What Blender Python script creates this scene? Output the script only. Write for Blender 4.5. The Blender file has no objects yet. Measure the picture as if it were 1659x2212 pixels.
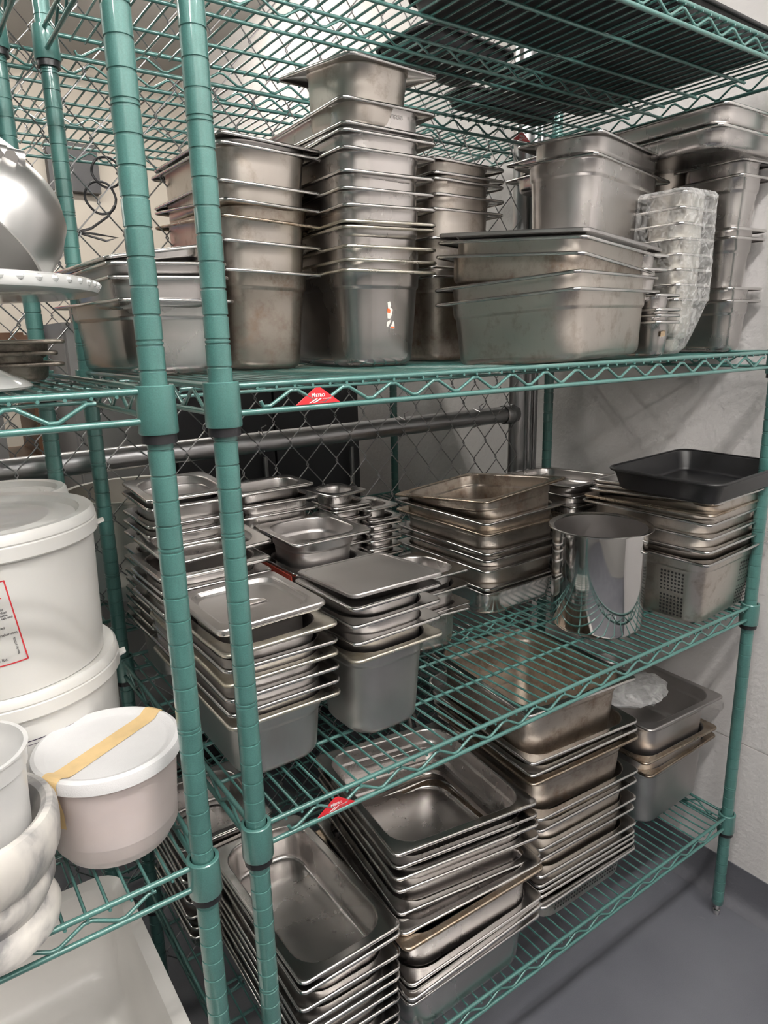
import bpy, bmesh, math, random
from mathutils import Vector, Matrix, Euler
S = 0.0254          # the scene is laid out in inches
random.seed(7)
SC = bpy.context.scene
COL = SC.collection
PI = math.pi
R = math.radians

# ------------------------------------------------------------------ materials
def new_mat(name):
    m = bpy.data.materials.new(name); m.use_nodes = True
    nt = m.node_tree
    return m, nt, nt.nodes['Principled BSDF']

def node(nt, t, **kw):
    n = nt.nodes.new(t)
    for k, v in kw.items(): setattr(n, k, v)
    return n

def plain(name, col, rough=.5, metal=0., spec=.5, coat=0., noise=0., nscale=60., bump=0., bscale=200., trans=0., sss=0., alpha=1.):
    m, nt, b = new_mat(name)
    b.inputs['Base Color'].default_value = (*col, 1)
    b.inputs['Roughness'].default_value = rough
    b.inputs['Metallic'].default_value = metal
    b.inputs['Specular IOR Level'].default_value = spec
    b.inputs['Coat Weight'].default_value = coat
    b.inputs['Coat Roughness'].default_value = .12
    b.inputs['Transmission Weight'].default_value = trans
    b.inputs['Subsurface Weight'].default_value = sss
    if sss: b.inputs['Subsurface Radius'].default_value = (.02, .018, .015)
    tc = None
    if noise or bump: tc = node(nt, 'ShaderNodeTexCoord')
    if noise:
        n = node(nt, 'ShaderNodeTexNoise'); n.inputs['Scale'].default_value = nscale; n.inputs['Detail'].default_value = 5
        nt.links.new(tc.outputs['Object'], n.inputs['Vector'])
        mx = node(nt, 'ShaderNodeMix', data_type='RGBA')
        mx.inputs['A'].default_value = (*[c * (1 - noise) for c in col], 1)
        mx.inputs['B'].default_value = (*[min(1, c * (1 + noise)) for c in col], 1)
        nt.links.new(n.outputs['Fac'], mx.inputs['Factor'])
        nt.links.new(mx.outputs['Result'], b.inputs['Base Color'])
    if bump:
        n = node(nt, 'ShaderNodeTexNoise'); n.inputs['Scale'].default_value = bscale; n.inputs['Detail'].default_value = 4
        nt.links.new(tc.outputs['Object'], n.inputs['Vector'])
        bp = node(nt, 'ShaderNodeBump'); bp.inputs['Strength'].default_value = bump; bp.inputs['Distance'].default_value = .002
        nt.links.new(n.outputs['Fac'], bp.inputs['Height'])
        nt.links.new(bp.outputs['Normal'], b.inputs['Normal'])
    return m

def steel(name, lo, hi, r0, r1, stain=(.20, .13, .07), amount=.0, streak=1., vary=.12):
    """brushed, worn stainless steel: fine vertical wear streaks, cloudy patches, optional heat stains"""
    m, nt, b = new_mat(name)
    b.inputs['Metallic'].default_value = 1
    L = nt.links.new
    tc = node(nt, 'ShaderNodeTexCoord'); oi = node(nt, 'ShaderNodeObjectInfo')
    add = node(nt, 'ShaderNodeVectorMath', operation='ADD'); sc = node(nt, 'ShaderNodeVectorMath', operation='SCALE')
    cmb = node(nt, 'ShaderNodeCombineXYZ')
    for i in range(3): L(oi.outputs['Random'], cmb.inputs[i])
    L(cmb.outputs[0], sc.inputs[0]); sc.inputs['Scale'].default_value = 3.7
    L(tc.outputs['Object'], add.inputs[0]); L(sc.outputs[0], add.inputs[1])
    mp = node(nt, 'ShaderNodeMapping'); mp.inputs['Scale'].default_value = (260, 260, 14)
    L(add.outputs[0], mp.inputs['Vector'])
    n1 = node(nt, 'ShaderNodeTexNoise'); n1.inputs['Scale'].default_value = 1; n1.inputs['Detail'].default_value = 3; L(mp.outputs[0], n1.inputs['Vector'])
    n2 = node(nt, 'ShaderNodeTexNoise'); n2.inputs['Scale'].default_value = 9; n2.inputs['Detail'].default_value = 4; n2.inputs['Roughness'].default_value = .5; L(add.outputs[0], n2.inputs['Vector'])
    mixn = node(nt, 'ShaderNodeMath', operation='MULTIPLY_ADD'); L(n1.outputs['Fac'], mixn.inputs[0]); mixn.inputs[1].default_value = .10 * streak; L(n2.outputs['Fac'], mixn.inputs[2])
    ramp = node(nt, 'ShaderNodeMapRange'); ramp.inputs['From Min'].default_value = .30; ramp.inputs['From Max'].default_value = 1.0
    L(mixn.outputs[0], ramp.inputs['Value'])
    c = node(nt, 'ShaderNodeMix', data_type='RGBA'); c.inputs['A'].default_value = (*lo, 1); c.inputs['B'].default_value = (*hi, 1)
    L(ramp.outputs[0], c.inputs['Factor'])
    # each pan a little lighter or darker than the next
    hv = node(nt, 'ShaderNodeHueSaturation'); mr = node(nt, 'ShaderNodeMapRange')
    mr.inputs['To Min'].default_value = 1 - vary; mr.inputs['To Max'].default_value = 1 + vary
    L(oi.outputs['Random'], mr.inputs['Value']); L(mr.outputs[0], hv.inputs['Value']); L(c.outputs['Result'], hv.inputs['Color'])
    out = hv.outputs['Color']
    rr = node(nt, 'ShaderNodeMapRange'); rr.inputs['To Min'].default_value = r0; rr.inputs['To Max'].default_value = r1
    L(ramp.outputs[0], rr.inputs['Value']); rough = rr.outputs[0]
    if amount:
        n3 = node(nt, 'ShaderNodeTexNoise'); n3.inputs['Scale'].default_value = 26; n3.inputs['Detail'].default_value = 9; n3.inputs['Roughness'].default_value = .7
        L(add.outputs[0], n3.inputs['Vector'])
        m3 = node(nt, 'ShaderNodeMapRange'); m3.inputs['From Min'].default_value = .60 - .22 * amount; m3.inputs['From Max'].default_value = .80 - .1 * amount
        m3.inputs['To Max'].default_value = min(.9, .5 + amount * .5)
        L(n3.outputs['Fac'], m3.inputs['Value'])
        c2 = node(nt, 'ShaderNodeMix', data_type='RGBA'); c2.inputs['B'].default_value = (*stain, 1)
        L(m3.outputs[0], c2.inputs['Factor']); L(out, c2.inputs['A']); out = c2.outputs['Result']
        r2 = node(nt, 'ShaderNodeMath', operation='MULTIPLY_ADD'); L(m3.outputs[0], r2.inputs[0]); r2.inputs[1].default_value = .25; L(rough, r2.inputs[2]); rough = r2.outputs[0]
    L(out, b.inputs['Base Color']); L(rough, b.inputs['Roughness'])
    return m

MAT = {}
MAT['steel'] = steel('worn_stainless', (.50, .475, .46), (.66, .64, .63), .22, .36)
MAT['steel_rim'] = steel('polished_rim', (.60, .585, .57), (.74, .725, .715), .15, .26, streak=.4)
MAT['steel_matte'] = steel('matte_stainless', (.46, .44, .43), (.62, .60, .59), .32, .46)
MAT['steel_tan'] = steel('stained_stainless', (.50, .46, .42), (.66, .62, .57), .27, .42, amount=.35)
MAT['steel_rust'] = steel('heat_stained_stainless', (.42, .37, .32), (.60, .55, .49), .28, .44, stain=(.17, .09, .045), amount=.62)
MAT['rim_rust'] = steel('browned_rim', (.40, .33, .26), (.60, .53, .44), .22, .36, stain=(.19, .11, .05), amount=.7)
MAT['rim_cream'] = steel('residue_rim', (.62, .59, .52), (.76, .73, .66), .24, .40, stain=(.50, .44, .30), amount=.6)
MAT['dark_steel'] = plain('blackened_sheet_steel', (.028, .027, .029), .45, .55, noise=.4, nscale=30)
MAT['black_pan'] = plain('black_nonstick', (.012, .012, .013), .38, 0, .5, noise=.3)
MAT['burnt'] = steel('burnt_steel', (.30, .26, .22), (.52, .47, .41), .34, .5, stain=(.02, .014, .01), amount=.75)
MAT['mirror'] = steel('polished_pot_steel', (.62, .61, .60), (.72, .715, .71), .06, .13, streak=.6, vary=.02)
MAT['brushed'] = steel('satin_bowl_steel', (.60, .59, .58), (.70, .69, .68), .32, .42, streak=.3, vary=.02)
MAT['hole'] = plain('hole_dark', (.012, .011, .011), .7)
def epoxy(name, col):
    m, nt, b = new_mat(name); L = nt.links.new
    tc = node(nt, 'ShaderNodeTexCoord')
    n = node(nt, 'ShaderNodeTexNoise'); n.inputs['Scale'].default_value = 900; n.inputs['Detail'].default_value = 3; L(tc.outputs['Object'], n.inputs['Vector'])
    n2 = node(nt, 'ShaderNodeTexNoise'); n2.inputs['Scale'].default_value = 12; n2.inputs['Detail'].default_value = 6; L(tc.outputs['Object'], n2.inputs['Vector'])
    ma = node(nt, 'ShaderNodeMath', operation='ADD'); L(n.outputs['Fac'], ma.inputs[0]); L(n2.outputs['Fac'], ma.inputs[1])
    mr = node(nt, 'ShaderNodeMapRange'); mr.inputs['From Min'].default_value = .7; mr.inputs['From Max'].default_value = 1.3; L(ma.outputs[0], mr.inputs['Value'])
    mx = node(nt, 'ShaderNodeMix', data_type='RGBA'); mx.inputs['A'].default_value = (*[c * .8 for c in col], 1); mx.inputs['B'].default_value = (*[c * 1.25 for c in col], 1)
    L(mr.outputs[0], mx.inputs['Factor']); L(mx.outputs['Result'], b.inputs['Base Color'])
    b.inputs['Roughness'].default_value = .34; b.inputs['Metallic'].default_value = .15
    b.inputs['Coat Weight'].default_value = .9; b.inputs['Coat Roughness'].default_value = .06
    bp = node(nt, 'ShaderNodeBump'); bp.inputs['Strength'].default_value = .05; bp.inputs['Distance'].default_value = .0005
    L(n.outputs['Fac'], bp.inputs['Height']); L(bp.outputs['Normal'], b.inputs['Normal'])
    return m
MAT['green'] = epoxy('green_epoxy', (.062, .172, .155))
MAT['black_plastic'] = plain('black_plastic', (.012, .012, .014), .4)
MAT['galv'] = steel('galvanized', (.34, .34, .345), (.50, .50, .51), .28, .42, streak=.2, vary=.04)
MAT['red'] = plain('red_badge', (.62, .025, .035), .3, coat=.4)
MAT['white_ink'] = plain('white_ink', (.85, .83, .82), .4)
MAT['black_ink'] = plain('black_ink', (.06, .055, .06), .5)
MAT['grey_ink'] = plain('grey_etching', (.30, .29, .28), .5)
MAT['navy_ink'] = plain('navy_ink', (.035, .025, .06), .5)
MAT['red_ink'] = plain('red_ink', (.60, .03, .04), .5)
MAT['orange_ink'] = plain('orange_sticker', (.80, .16, .05), .55)
MAT['paper'] = plain('sticker_paper', (.80, .78, .73), .6, noise=.08)
MAT['brown_label'] = plain('worn_brown_label', (.30, .22, .14), .6, noise=.35, nscale=400)
MAT['white_plastic'] = plain('white_plastic', (.74, .73, .70), .36, coat=.25, noise=.04, nscale=20, sss=.12)
MAT['pink_plastic'] = plain('tub_plastic', (.76, .66, .635), .38, noise=.06, nscale=26, sss=.15)
MAT['lid_plastic'] = plain('lid_plastic', (.74, .735, .735), .45, noise=.03, nscale=80, bump=.25, bscale=900)
MAT['tote_plastic'] = plain('tote_plastic', (.72, .70, .67), .32, coat=.2, noise=.09, nscale=9)
MAT['porcelain'] = plain('white_porcelain', (.76, .765, .75), .14, coat=.8, noise=.03, nscale=15)
MAT['tape'] = plain('masking_tape', (.72, .52, .26), .6, noise=.2, nscale=50)
MAT['red_tape'] = plain('red_tape', (.42, .06, .035), .5, noise=.3, nscale=90)
def clear(name, tint, fac, rough, bump=0., bscale=60., white=0.):
    m, nt, b = new_mat(name); L = nt.links.new
    out = [n for n in nt.nodes if n.type == 'OUTPUT_MATERIAL'][0]
    tr = node(nt, 'ShaderNodeBsdfTransparent'); tr.inputs[0].default_value = (*tint, 1)
    b.inputs['Base Color'].default_value = (.85, .85, .84, 1); b.inputs['Roughness'].default_value = rough; b.inputs['Specular IOR Level'].default_value = 1.
    mix = node(nt, 'ShaderNodeMixShader'); mix.inputs[0].default_value = fac
    fr = node(nt, 'ShaderNodeLayerWeight'); fr.inputs['Blend'].default_value = .35
    ma = node(nt, 'ShaderNodeMath', operation='MULTIPLY_ADD'); L(fr.outputs['Facing'], ma.inputs[0]); ma.inputs[1].default_value = .55; ma.inputs[2].default_value = fac
    if bump:
        tc = node(nt, 'ShaderNodeTexCoord'); n = node(nt, 'ShaderNodeTexNoise'); n.inputs['Scale'].default_value = bscale; n.inputs['Detail'].default_value = 6
        n.inputs['Distortion'].default_value = 1.6
        L(tc.outputs['Object'], n.inputs['Vector'])
        bp = node(nt, 'ShaderNodeBump'); bp.inputs['Strength'].default_value = bump; bp.inputs['Distance'].default_value = .004
        L(n.outputs['Fac'], bp.inputs['Height']); L(bp.outputs['Normal'], b.inputs['Normal'])
        mm = node(nt, 'ShaderNodeMapRange'); mm.inputs['From Min'].default_value = .35; mm.inputs['From Max'].default_value = .7; mm.inputs['To Min'].default_value = -.1; mm.inputs['To Max'].default_value = .22
        L(n.outputs['Fac'], mm.inputs['Value']); a2 = node(nt, 'ShaderNodeMath', operation='ADD', use_clamp=True); L(ma.outputs[0], a2.inputs[0]); L(mm.outputs[0], a2.inputs[1]); L(a2.outputs[0], mix.inputs[0])
    else:
        ma.use_clamp = True; L(ma.outputs[0], mix.inputs[0])
    L(tr.outputs[0], mix.inputs[1]); L(b.outputs[0], mix.inputs[2]); L(mix.outputs[0], out.inputs['Surface'])
    return m
MAT['wrap'] = clear('cling_wrap', (.98, .98, .97), .03, .10, bump=1., bscale=60)
MAT['bag'] = clear('clear_bag', (.93, .93, .94), .16, .16, bump=.7, bscale=30)
MAT['deli'] = clear('frosted_plastic', (.90, .89, .87), .50, .32)
def marble():
    m, nt, b = new_mat('grey_marble'); L = nt.links.new
    tc = node(nt, 'ShaderNodeTexCoord'); w = node(nt, 'ShaderNodeTexNoise'); w.inputs['Scale'].default_value = 9; w.inputs['Detail'].default_value = 8; w.inputs['Distortion'].default_value = 1.8
    L(tc.outputs['Object'], w.inputs['Vector'])
    cr = node(nt, 'ShaderNodeValToRGB'); e = cr.color_ramp.elements
    e[0].position = .36; e[0].color = (.24, .235, .235, 1); e[1].position = .58; e[1].color = (.70, .67, .62, 1)
    a = cr.color_ramp.elements.new(.47); a.color = (.56, .54, .51, 1)
    L(w.outputs['Fac'], cr.inputs[0]); L(cr.outputs[0], b.inputs['Base Color']); b.inputs['Roughness'].default_value = .35
    return m
MAT['marble'] = marble()
def wall_paint(name, col, bump=.5, scale=70, blotch=.04):
    m, nt, b = new_mat(name); L = nt.links.new
    tc = node(nt, 'ShaderNodeTexCoord')
    n = node(nt, 'ShaderNodeTexNoise'); n.inputs['Scale'].default_value = scale; n.inputs['Detail'].default_value = 5; L(tc.outputs['Object'], n.inputs['Vector'])
    n2 = node(nt, 'ShaderNodeTexNoise'); n2.inputs['Scale'].default_value = 1.6; n2.inputs['Detail'].default_value = 6; L(tc.outputs['Object'], n2.inputs['Vector'])
    mx = node(nt, 'ShaderNodeMix', data_type='RGBA'); mx.inputs['A'].default_value = (*[c * (1 - blotch) for c in col], 1); mx.inputs['B'].default_value = (*[min(1, c * (1 + blotch)) for c in col], 1)
    L(n2.outputs['Fac'], mx.inputs['Factor']); L(mx.outputs['Result'], b.inputs['Base Color']); b.inputs['Roughness'].default_value = .6
    bp = node(nt, 'ShaderNodeBump'); bp.inputs['Strength'].default_value = bump; bp.inputs['Distance'].default_value = .004
    L(n.outputs['Fac'], bp.inputs['Height']); L(bp.outputs['Normal'], b.inputs['Normal'])
    return m
MAT['wall'] = wall_paint('rough_white_wall', (.72, .695, .685))
MAT['aisle_wall'] = wall_paint('aisle_wall', (.40, .385, .37), .2, 40)
MAT['side_wall'] = wall_paint('side_wall', (.22, .215, .21), .2, 40)
MAT['cream'] = wall_paint('cream_wall', (.52, .475, .41), .2, 40)
MAT['ceil'] = wall_paint('ceiling_paint', (.36, .35, .33), .2, 40)
MAT['coving'] = wall_paint('grey_coving', (.105, .107, .122), .3, 90, .1)
def floor_mat():
    m, nt, b = new_mat('grey_epoxy_floor'); L = nt.links.new
    tc = node(nt, 'ShaderNodeTexCoord')
    n = node(nt, 'ShaderNodeTexNoise'); n.inputs['Scale'].default_value = 700; n.inputs['Detail'].default_value = 2; L(tc.outputs['Object'], n.inputs['Vector'])
    n2 = node(nt, 'ShaderNodeTexNoise'); n2.inputs['Scale'].default_value = 3.5; n2.inputs['Detail'].default_value = 7; L(tc.outputs['Object'], n2.inputs['Vector'])
    c1 = node(nt, 'ShaderNodeMix', data_type='RGBA'); c1.inputs['A'].default_value = (.098, .102, .118, 1); c1.inputs['B'].default_value = (.152, .157, .178, 1)
    ad = node(nt, 'ShaderNodeMath', operation='MULTIPLY_ADD'); L(n.outputs['Fac'], ad.inputs[0]); ad.inputs[1].default_value = .5; L(n2.outputs['Fac'], ad.inputs[2])
    mr = node(nt, 'ShaderNodeMapRange'); mr.inputs['From Min'].default_value = .5; mr.inputs['From Max'].default_value = 1.; L(ad.outputs[0], mr.inputs['Value'])
    L(mr.outputs[0], c1.inputs['Factor'])
    # pale scuffs
    n3 = node(nt, 'ShaderNodeTexNoise'); n3.inputs['Scale'].default_value = 11; n3.inputs['Detail'].default_value = 9; n3.inputs['Roughness'].default_value = .72; n3.inputs['Distortion'].default_value = .8; L(tc.outputs['Object'], n3.inputs['Vector'])
    m3 = node(nt, 'ShaderNodeMapRange'); m3.inputs['From Min'].default_value = .67; m3.inputs['From Max'].default_value = .80; m3.inputs['To Max'].default_value = .35; L(n3.outputs['Fac'], m3.inputs['Value'])
    c2 = node(nt, 'ShaderNodeMix', data_type='RGBA'); c2.inputs['B'].default_value = (.34, .33, .31, 1); L(m3.outputs[0], c2.inputs['Factor']); L(c1.outputs['Result'], c2.inputs['A'])
    L(c2.outputs['Result'], b.inputs['Base Color']); b.inputs['Roughness'].default_value = .42
    return m
MAT['floor'] = floor_mat()
def lamp_mat(name, col, st):
    m, nt, b = new_mat(name); b.inputs['Base Color'].default_value = (.9, .9, .9, 1)
    b.inputs['Emission Color'].default_value = (*col, 1); b.inputs['Emission Strength'].default_value = st
    return m
MAT['charcoal'] = plain('charcoal_panel', (.030, .030, .034), .45, noise=.1, nscale=4)
MAT['greypanel'] = plain('grey_panel', (.24, .235, .23), .5, noise=.08, nscale=4)
MAT['wood'] = plain('brown_wood', (.16, .075, .035), .5, noise=.4, nscale=14)
MAT['cardboard'] = plain('cardboard', (.42, .27, .15), .8, noise=.1, nscale=20)
MAT['blue'] = plain('blue_crate', (.06, .26, .62), .4)
MAT['redcrate'] = plain('red_crate', (.60, .05, .05), .4)
MAT['pale_metal'] = steel('pale_bowl', (.66, .64, .60), (.78, .76, .72), .3, .4)

# ------------------------------------------------------------------ mesh builder (inches)
class MB:
    def __init__(s): s.v = []; s.f = []; s.mi = []; s.m = 0
    def face(s, f): s.f.append(tuple(f)); s.mi.append(s.m)
    def ring(s, pts):
        i0 = len(s.v); s.v.extend(tuple(p) for p in pts); return list(range(i0, i0 + len(pts)))
    def bridge(s, a, b):
        n = len(a)
        for i in range(n): s.face((a[i], a[(i + 1) % n], b[(i + 1) % n], b[i]))
    def cap(s, r, flip=False): s.face(r[::-1] if flip else r)
    def fan(s, r, c, flip=False):
        ci = len(s.v); s.v.append(tuple(c)); n = len(r)
        for i in range(n):
            a, b = r[i], r[(i + 1) % n]
            s.face((b, a, ci) if flip else (a, b, ci))
    def box(s, x0, x1, y0, y1, z0, z1):
        i = len(s.v)
        s.v += [(x0, y0, z0), (x1, y0, z0), (x1, y1, z0), (x0, y1, z0), (x0, y0, z1), (x1, y0, z1), (x1, y1, z1), (x0, y1, z1)]
        for q in ((0, 3, 2, 1), (4, 5, 6, 7), (0, 1, 5, 4), (1, 2, 6, 5), (2, 3, 7, 6), (3, 0, 4, 7)): s.face([i + k for k in q])
    def tube(s, pts, r, n=8, closed=False, caps=True):
        P = [Vector(p) for p in pts]; N = len(P); rings = []
        up = None
        for i in range(N):
            if closed: t = (P[(i + 1) % N] - P[i - 1])
            elif i == 0: t = P[1] - P[0]
            elif i == N - 1: t = P[-1] - P[-2]
            else: t = (P[i + 1] - P[i]).normalized() + (P[i] - P[i - 1]).normalized()
            t.normalize()
            if up is None: up = Vector((0, 0, 1)) if abs(t.z) < .9 else Vector((0, 1, 0))
            a = up.cross(t)
            if a.length < 1e-4: a = Vector((1, 0, 0)).cross(t)
            a.normalize(); b = t.cross(a); up = b
            rr = r[i] if isinstance(r, (list, tuple)) else r
            rings.append(s.ring([P[i] + (a * math.cos(2 * PI * k / n) + b * math.sin(2 * PI * k / n)) * rr for k in range(n)]))
        for i in range(N - 1): s.bridge(rings[i], rings[i + 1])
        if closed: s.bridge(rings[-1], rings[0])
        elif caps: s.cap(rings[0], True); s.cap(rings[-1])
    def lathe(s, prof, n=32, c=(0, 0, 0), cap0=False, cap1=False, M=None):
        rings = []
        for r, z in prof:
            pts = [Vector((r * math.cos(2 * PI * k / n), r * math.sin(2 * PI * k / n), z)) for k in range(n)]
            if M is not None: pts = [M @ p for p in pts]
            rings.append(s.ring([p + Vector(c) for p in pts]))
        for a, b in zip(rings, rings[1:]): s.bridge(a, b)
        if cap0: s.cap(rings[0], True)
        if cap1: s.cap(rings[-1])
        return rings
    def mesh(s, name, mats, angle=35, smooth=True):
        me = bpy.data.meshes.new(name)
        me.from_pydata([(x * S, y * S, z * S) for x, y, z in s.v], [], s.f)
        for m in (mats if isinstance(mats, (list, tuple)) else [mats]): me.materials.append(m)
        me.polygons.foreach_set('material_index', s.mi)
        me.update()
        bm = bmesh.new(); bm.from_mesh(me); bmesh.ops.recalc_face_normals(bm, faces=bm.faces); bm.to_mesh(me); bm.free()
        if smooth:
            me.polygons.foreach_set('use_smooth', [True] * len(me.polygons))
            me.set_sharp_from_angle(angle=R(angle))
        return me
    def obj(s, name, mats, parent=None, loc=None, angle=35, smooth=True):
        o = bpy.data.objects.new(name, s.mesh(name, mats, angle, smooth)); COL.objects.link(o)
        if parent: o.parent = parent
        if loc: o.location = Vector(loc) * S
        return o

def tag(o, label=None, cat=None, group=None, kind=None):
    if label: o['label'] = label
    if cat: o['category'] = cat
    if group: o['group'] = group
    if kind: o['kind'] = kind
    return o
def empty(name, loc, label, cat, group=None, rz=0):
    o = bpy.data.objects.new(name, None); COL.objects.link(o); o.empty_display_size = .05
    o.location = Vector(loc) * S; o.rotation_euler = (0, 0, rz)
    return tag(o, label, cat, group)
def struct(mb, name, mat, **k):
    return tag(mb.obj(name, mat, smooth=False, **k), kind='structure')

def text_verts(body, size, align='LEFT', shear=0, bold=0):
    cu = bpy.data.curves.new('lettering', 'FONT'); cu.body = body; cu.size = size; cu.align_x = align; cu.shear = shear; cu.offset = bold; cu.resolution_u = 3
    o = bpy.data.objects.new('lettering', cu); COL.objects.link(o)
    bpy.context.view_layer.update()
    dg = bpy.context.evaluated_depsgraph_get()
    me = bpy.data.meshes.new_from_object(o.evaluated_get(dg))
    v = [tuple(p.co) for p in me.vertices]; f = [tuple(p.vertices) for p in me.polygons]
    bpy.data.objects.remove(o); bpy.data.curves.remove(cu); bpy.data.meshes.remove(me)
    return v, f
def add_text(mb, body, size, fn, m=0, **k):
    """fn maps flat (x, y) inches to a 3-D point on the surface that carries the lettering"""
    v, f = text_verts(body, size, **k); i0 = len(mb.v); old = mb.m; mb.m = m
    mb.v += [tuple(fn(x, y)) for x, y, z in v]
    for q in f: mb.face([i0 + i for i in q])
    mb.m = old

# ------------------------------------------------------------------ room
X0, X1, Y0, Y1, ZC = -110, 48, -95, 125, 106
b = MB(); b.box(X0, X1 + 4, Y0, Y1, -4, 0); struct(b, 'floor', MAT['floor'])
b = MB(); b.box(X1, X1 + 4, Y0, Y1, 0, 16.6); b.box(X1 + .12, X1 + 4, Y0, Y1, 16.6, 16.75); b.box(X1, X1 + 4, Y0, Y1, 16.75, ZC); struct(b, 'wall_right', MAT['wall'])
b = MB(); b.box(X0, X1 + 4, Y1, Y1 + 4, 0, ZC); struct(b, 'wall_back', MAT['cream'])
b = MB(); b.box(X0 - 4, X0, Y0, Y1, 0, ZC); struct(b, 'wall_left', MAT['side_wall'])
b = MB(); b.box(X0, X1 + 4, Y0 - 4, Y0, 0, ZC); struct(b, 'wall_front', MAT['aisle_wall'])
b = MB(); b.box(X0, X1 + 4, Y0, Y1, ZC, ZC + 4); struct(b, 'ceiling', MAT['ceil'])
# coved base, painted like the floor
b = MB(); prof = [(X1, 4.0), (X1 - .10, 4.0), (X1 - .12, 3.6), (X1 - .14, 1.4), (X1 - .3, .7), (X1 - .65, .25), (X1 - 1.3, .02), (X1, 0)]
r0 = b.ring([(x, Y0, z) for x, z in prof]); r1 = b.ring([(x, Y1, z) for x, z in prof]); b.bridge(r0, r1); b.cap(r0, True); b.cap(r1)
tag(b.obj('baseboard_right', MAT['coving']), kind='structure')

# ------------------------------------------------------------------ ceiling lamps (real fluorescent fittings over both aisles)
MAT_TUBE = {'front': lamp_mat('front_tube', (1., .965, .93), 56.), 'far': lamp_mat('far_tube', (1., .965, .93), 28.), 'back': lamp_mat('back_tube', (1., .955, .88), 30.)}
def lamp(x0, x1, y, label, st):
    o = empty('ceiling_light', ((x0 + x1) / 2, y, ZC - 5), label, 'light', 'ceiling lights')
    h = MB(); w = (x1 - x0) / 2; h.box(-w, w, -3.2, 3.2, 2.4, 5.0); h.obj('housing', MAT['white_plastic'], o, smooth=False)
    for yy in (-1.6, 1.6):
        d = MB(); d.tube([(-w + .6, yy, 1.5), (w - .6, yy, 1.5)], .62, 10); d.obj('lamp_tube', MAT_TUBE[st], o)
lamp(-62, -16, -33, 'fluorescent tube fitting over the aisle, farther from the right wall', 'front')
lamp(-6, 42, -33, 'fluorescent tube fitting over the aisle, beside the right wall', 'front')
lamp(-60, -12, 78, 'fluorescent tube fitting beyond the fence, farther from the right wall', 'back')
lamp(-6, 42, 78, 'fluorescent tube fitting beyond the fence, beside the right wall', 'back')

lamp(-62, -16, -80, 'fluorescent tube fitting by the far front wall, farther from the right wall', 'far')
lamp(-6, 42, -80, 'fluorescent tube fitting by the far front wall, beside the right wall', 'far')

# ------------------------------------------------------------------ wire shelving
def post_mesh(z1):
    b = MB(); prof = []
    z = 1.2; prof += [(.0, 1.15), (.44, 1.15), (.5, 1.25)]
    r, gr = .5, .458
    k = 2
    while k <= z1 - 1:
        zz = k - .26 + 0.0                       # grooves one inch apart, a double one every eight inches
        idx = round(zz - 53.74)
        gs = [zz] if (k - 54) % 8 else [zz - .09, zz + .09]
        for g in gs: prof += [(r, g - .05), (gr, g - .03), (gr, g + .03), (r, g + .05)]
        k += 1
    prof += [(.5, z1 - .2), (.44, z1), (0.0, z1)]
    b.lathe(prof, 22)
    return b
def zig(p0, p1, zhi, zlo, period, start):
    """the bent truss wire between the two rods of a shelf edge"""
    p0, p1 = Vector(p0), Vector(p1); L = (p1 - p0).length; d = (p1 - p0) / L
    pts = []; s = start; up = False
    pts.append(p0 + d * (s - .28) + Vector((0, 0, zlo + .30)))
    while s < L - start + .01:
        z = zhi if up else zlo
        pts += [p0 + d * (s - .16) + Vector((0, 0, z + (-.07 if up else .07))), p0 + d * (s + .16) + Vector((0, 0, z + (-.07 if up else .07)))]
        s += period / 2; up = not up
    return pts
MESHES = {}
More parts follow.
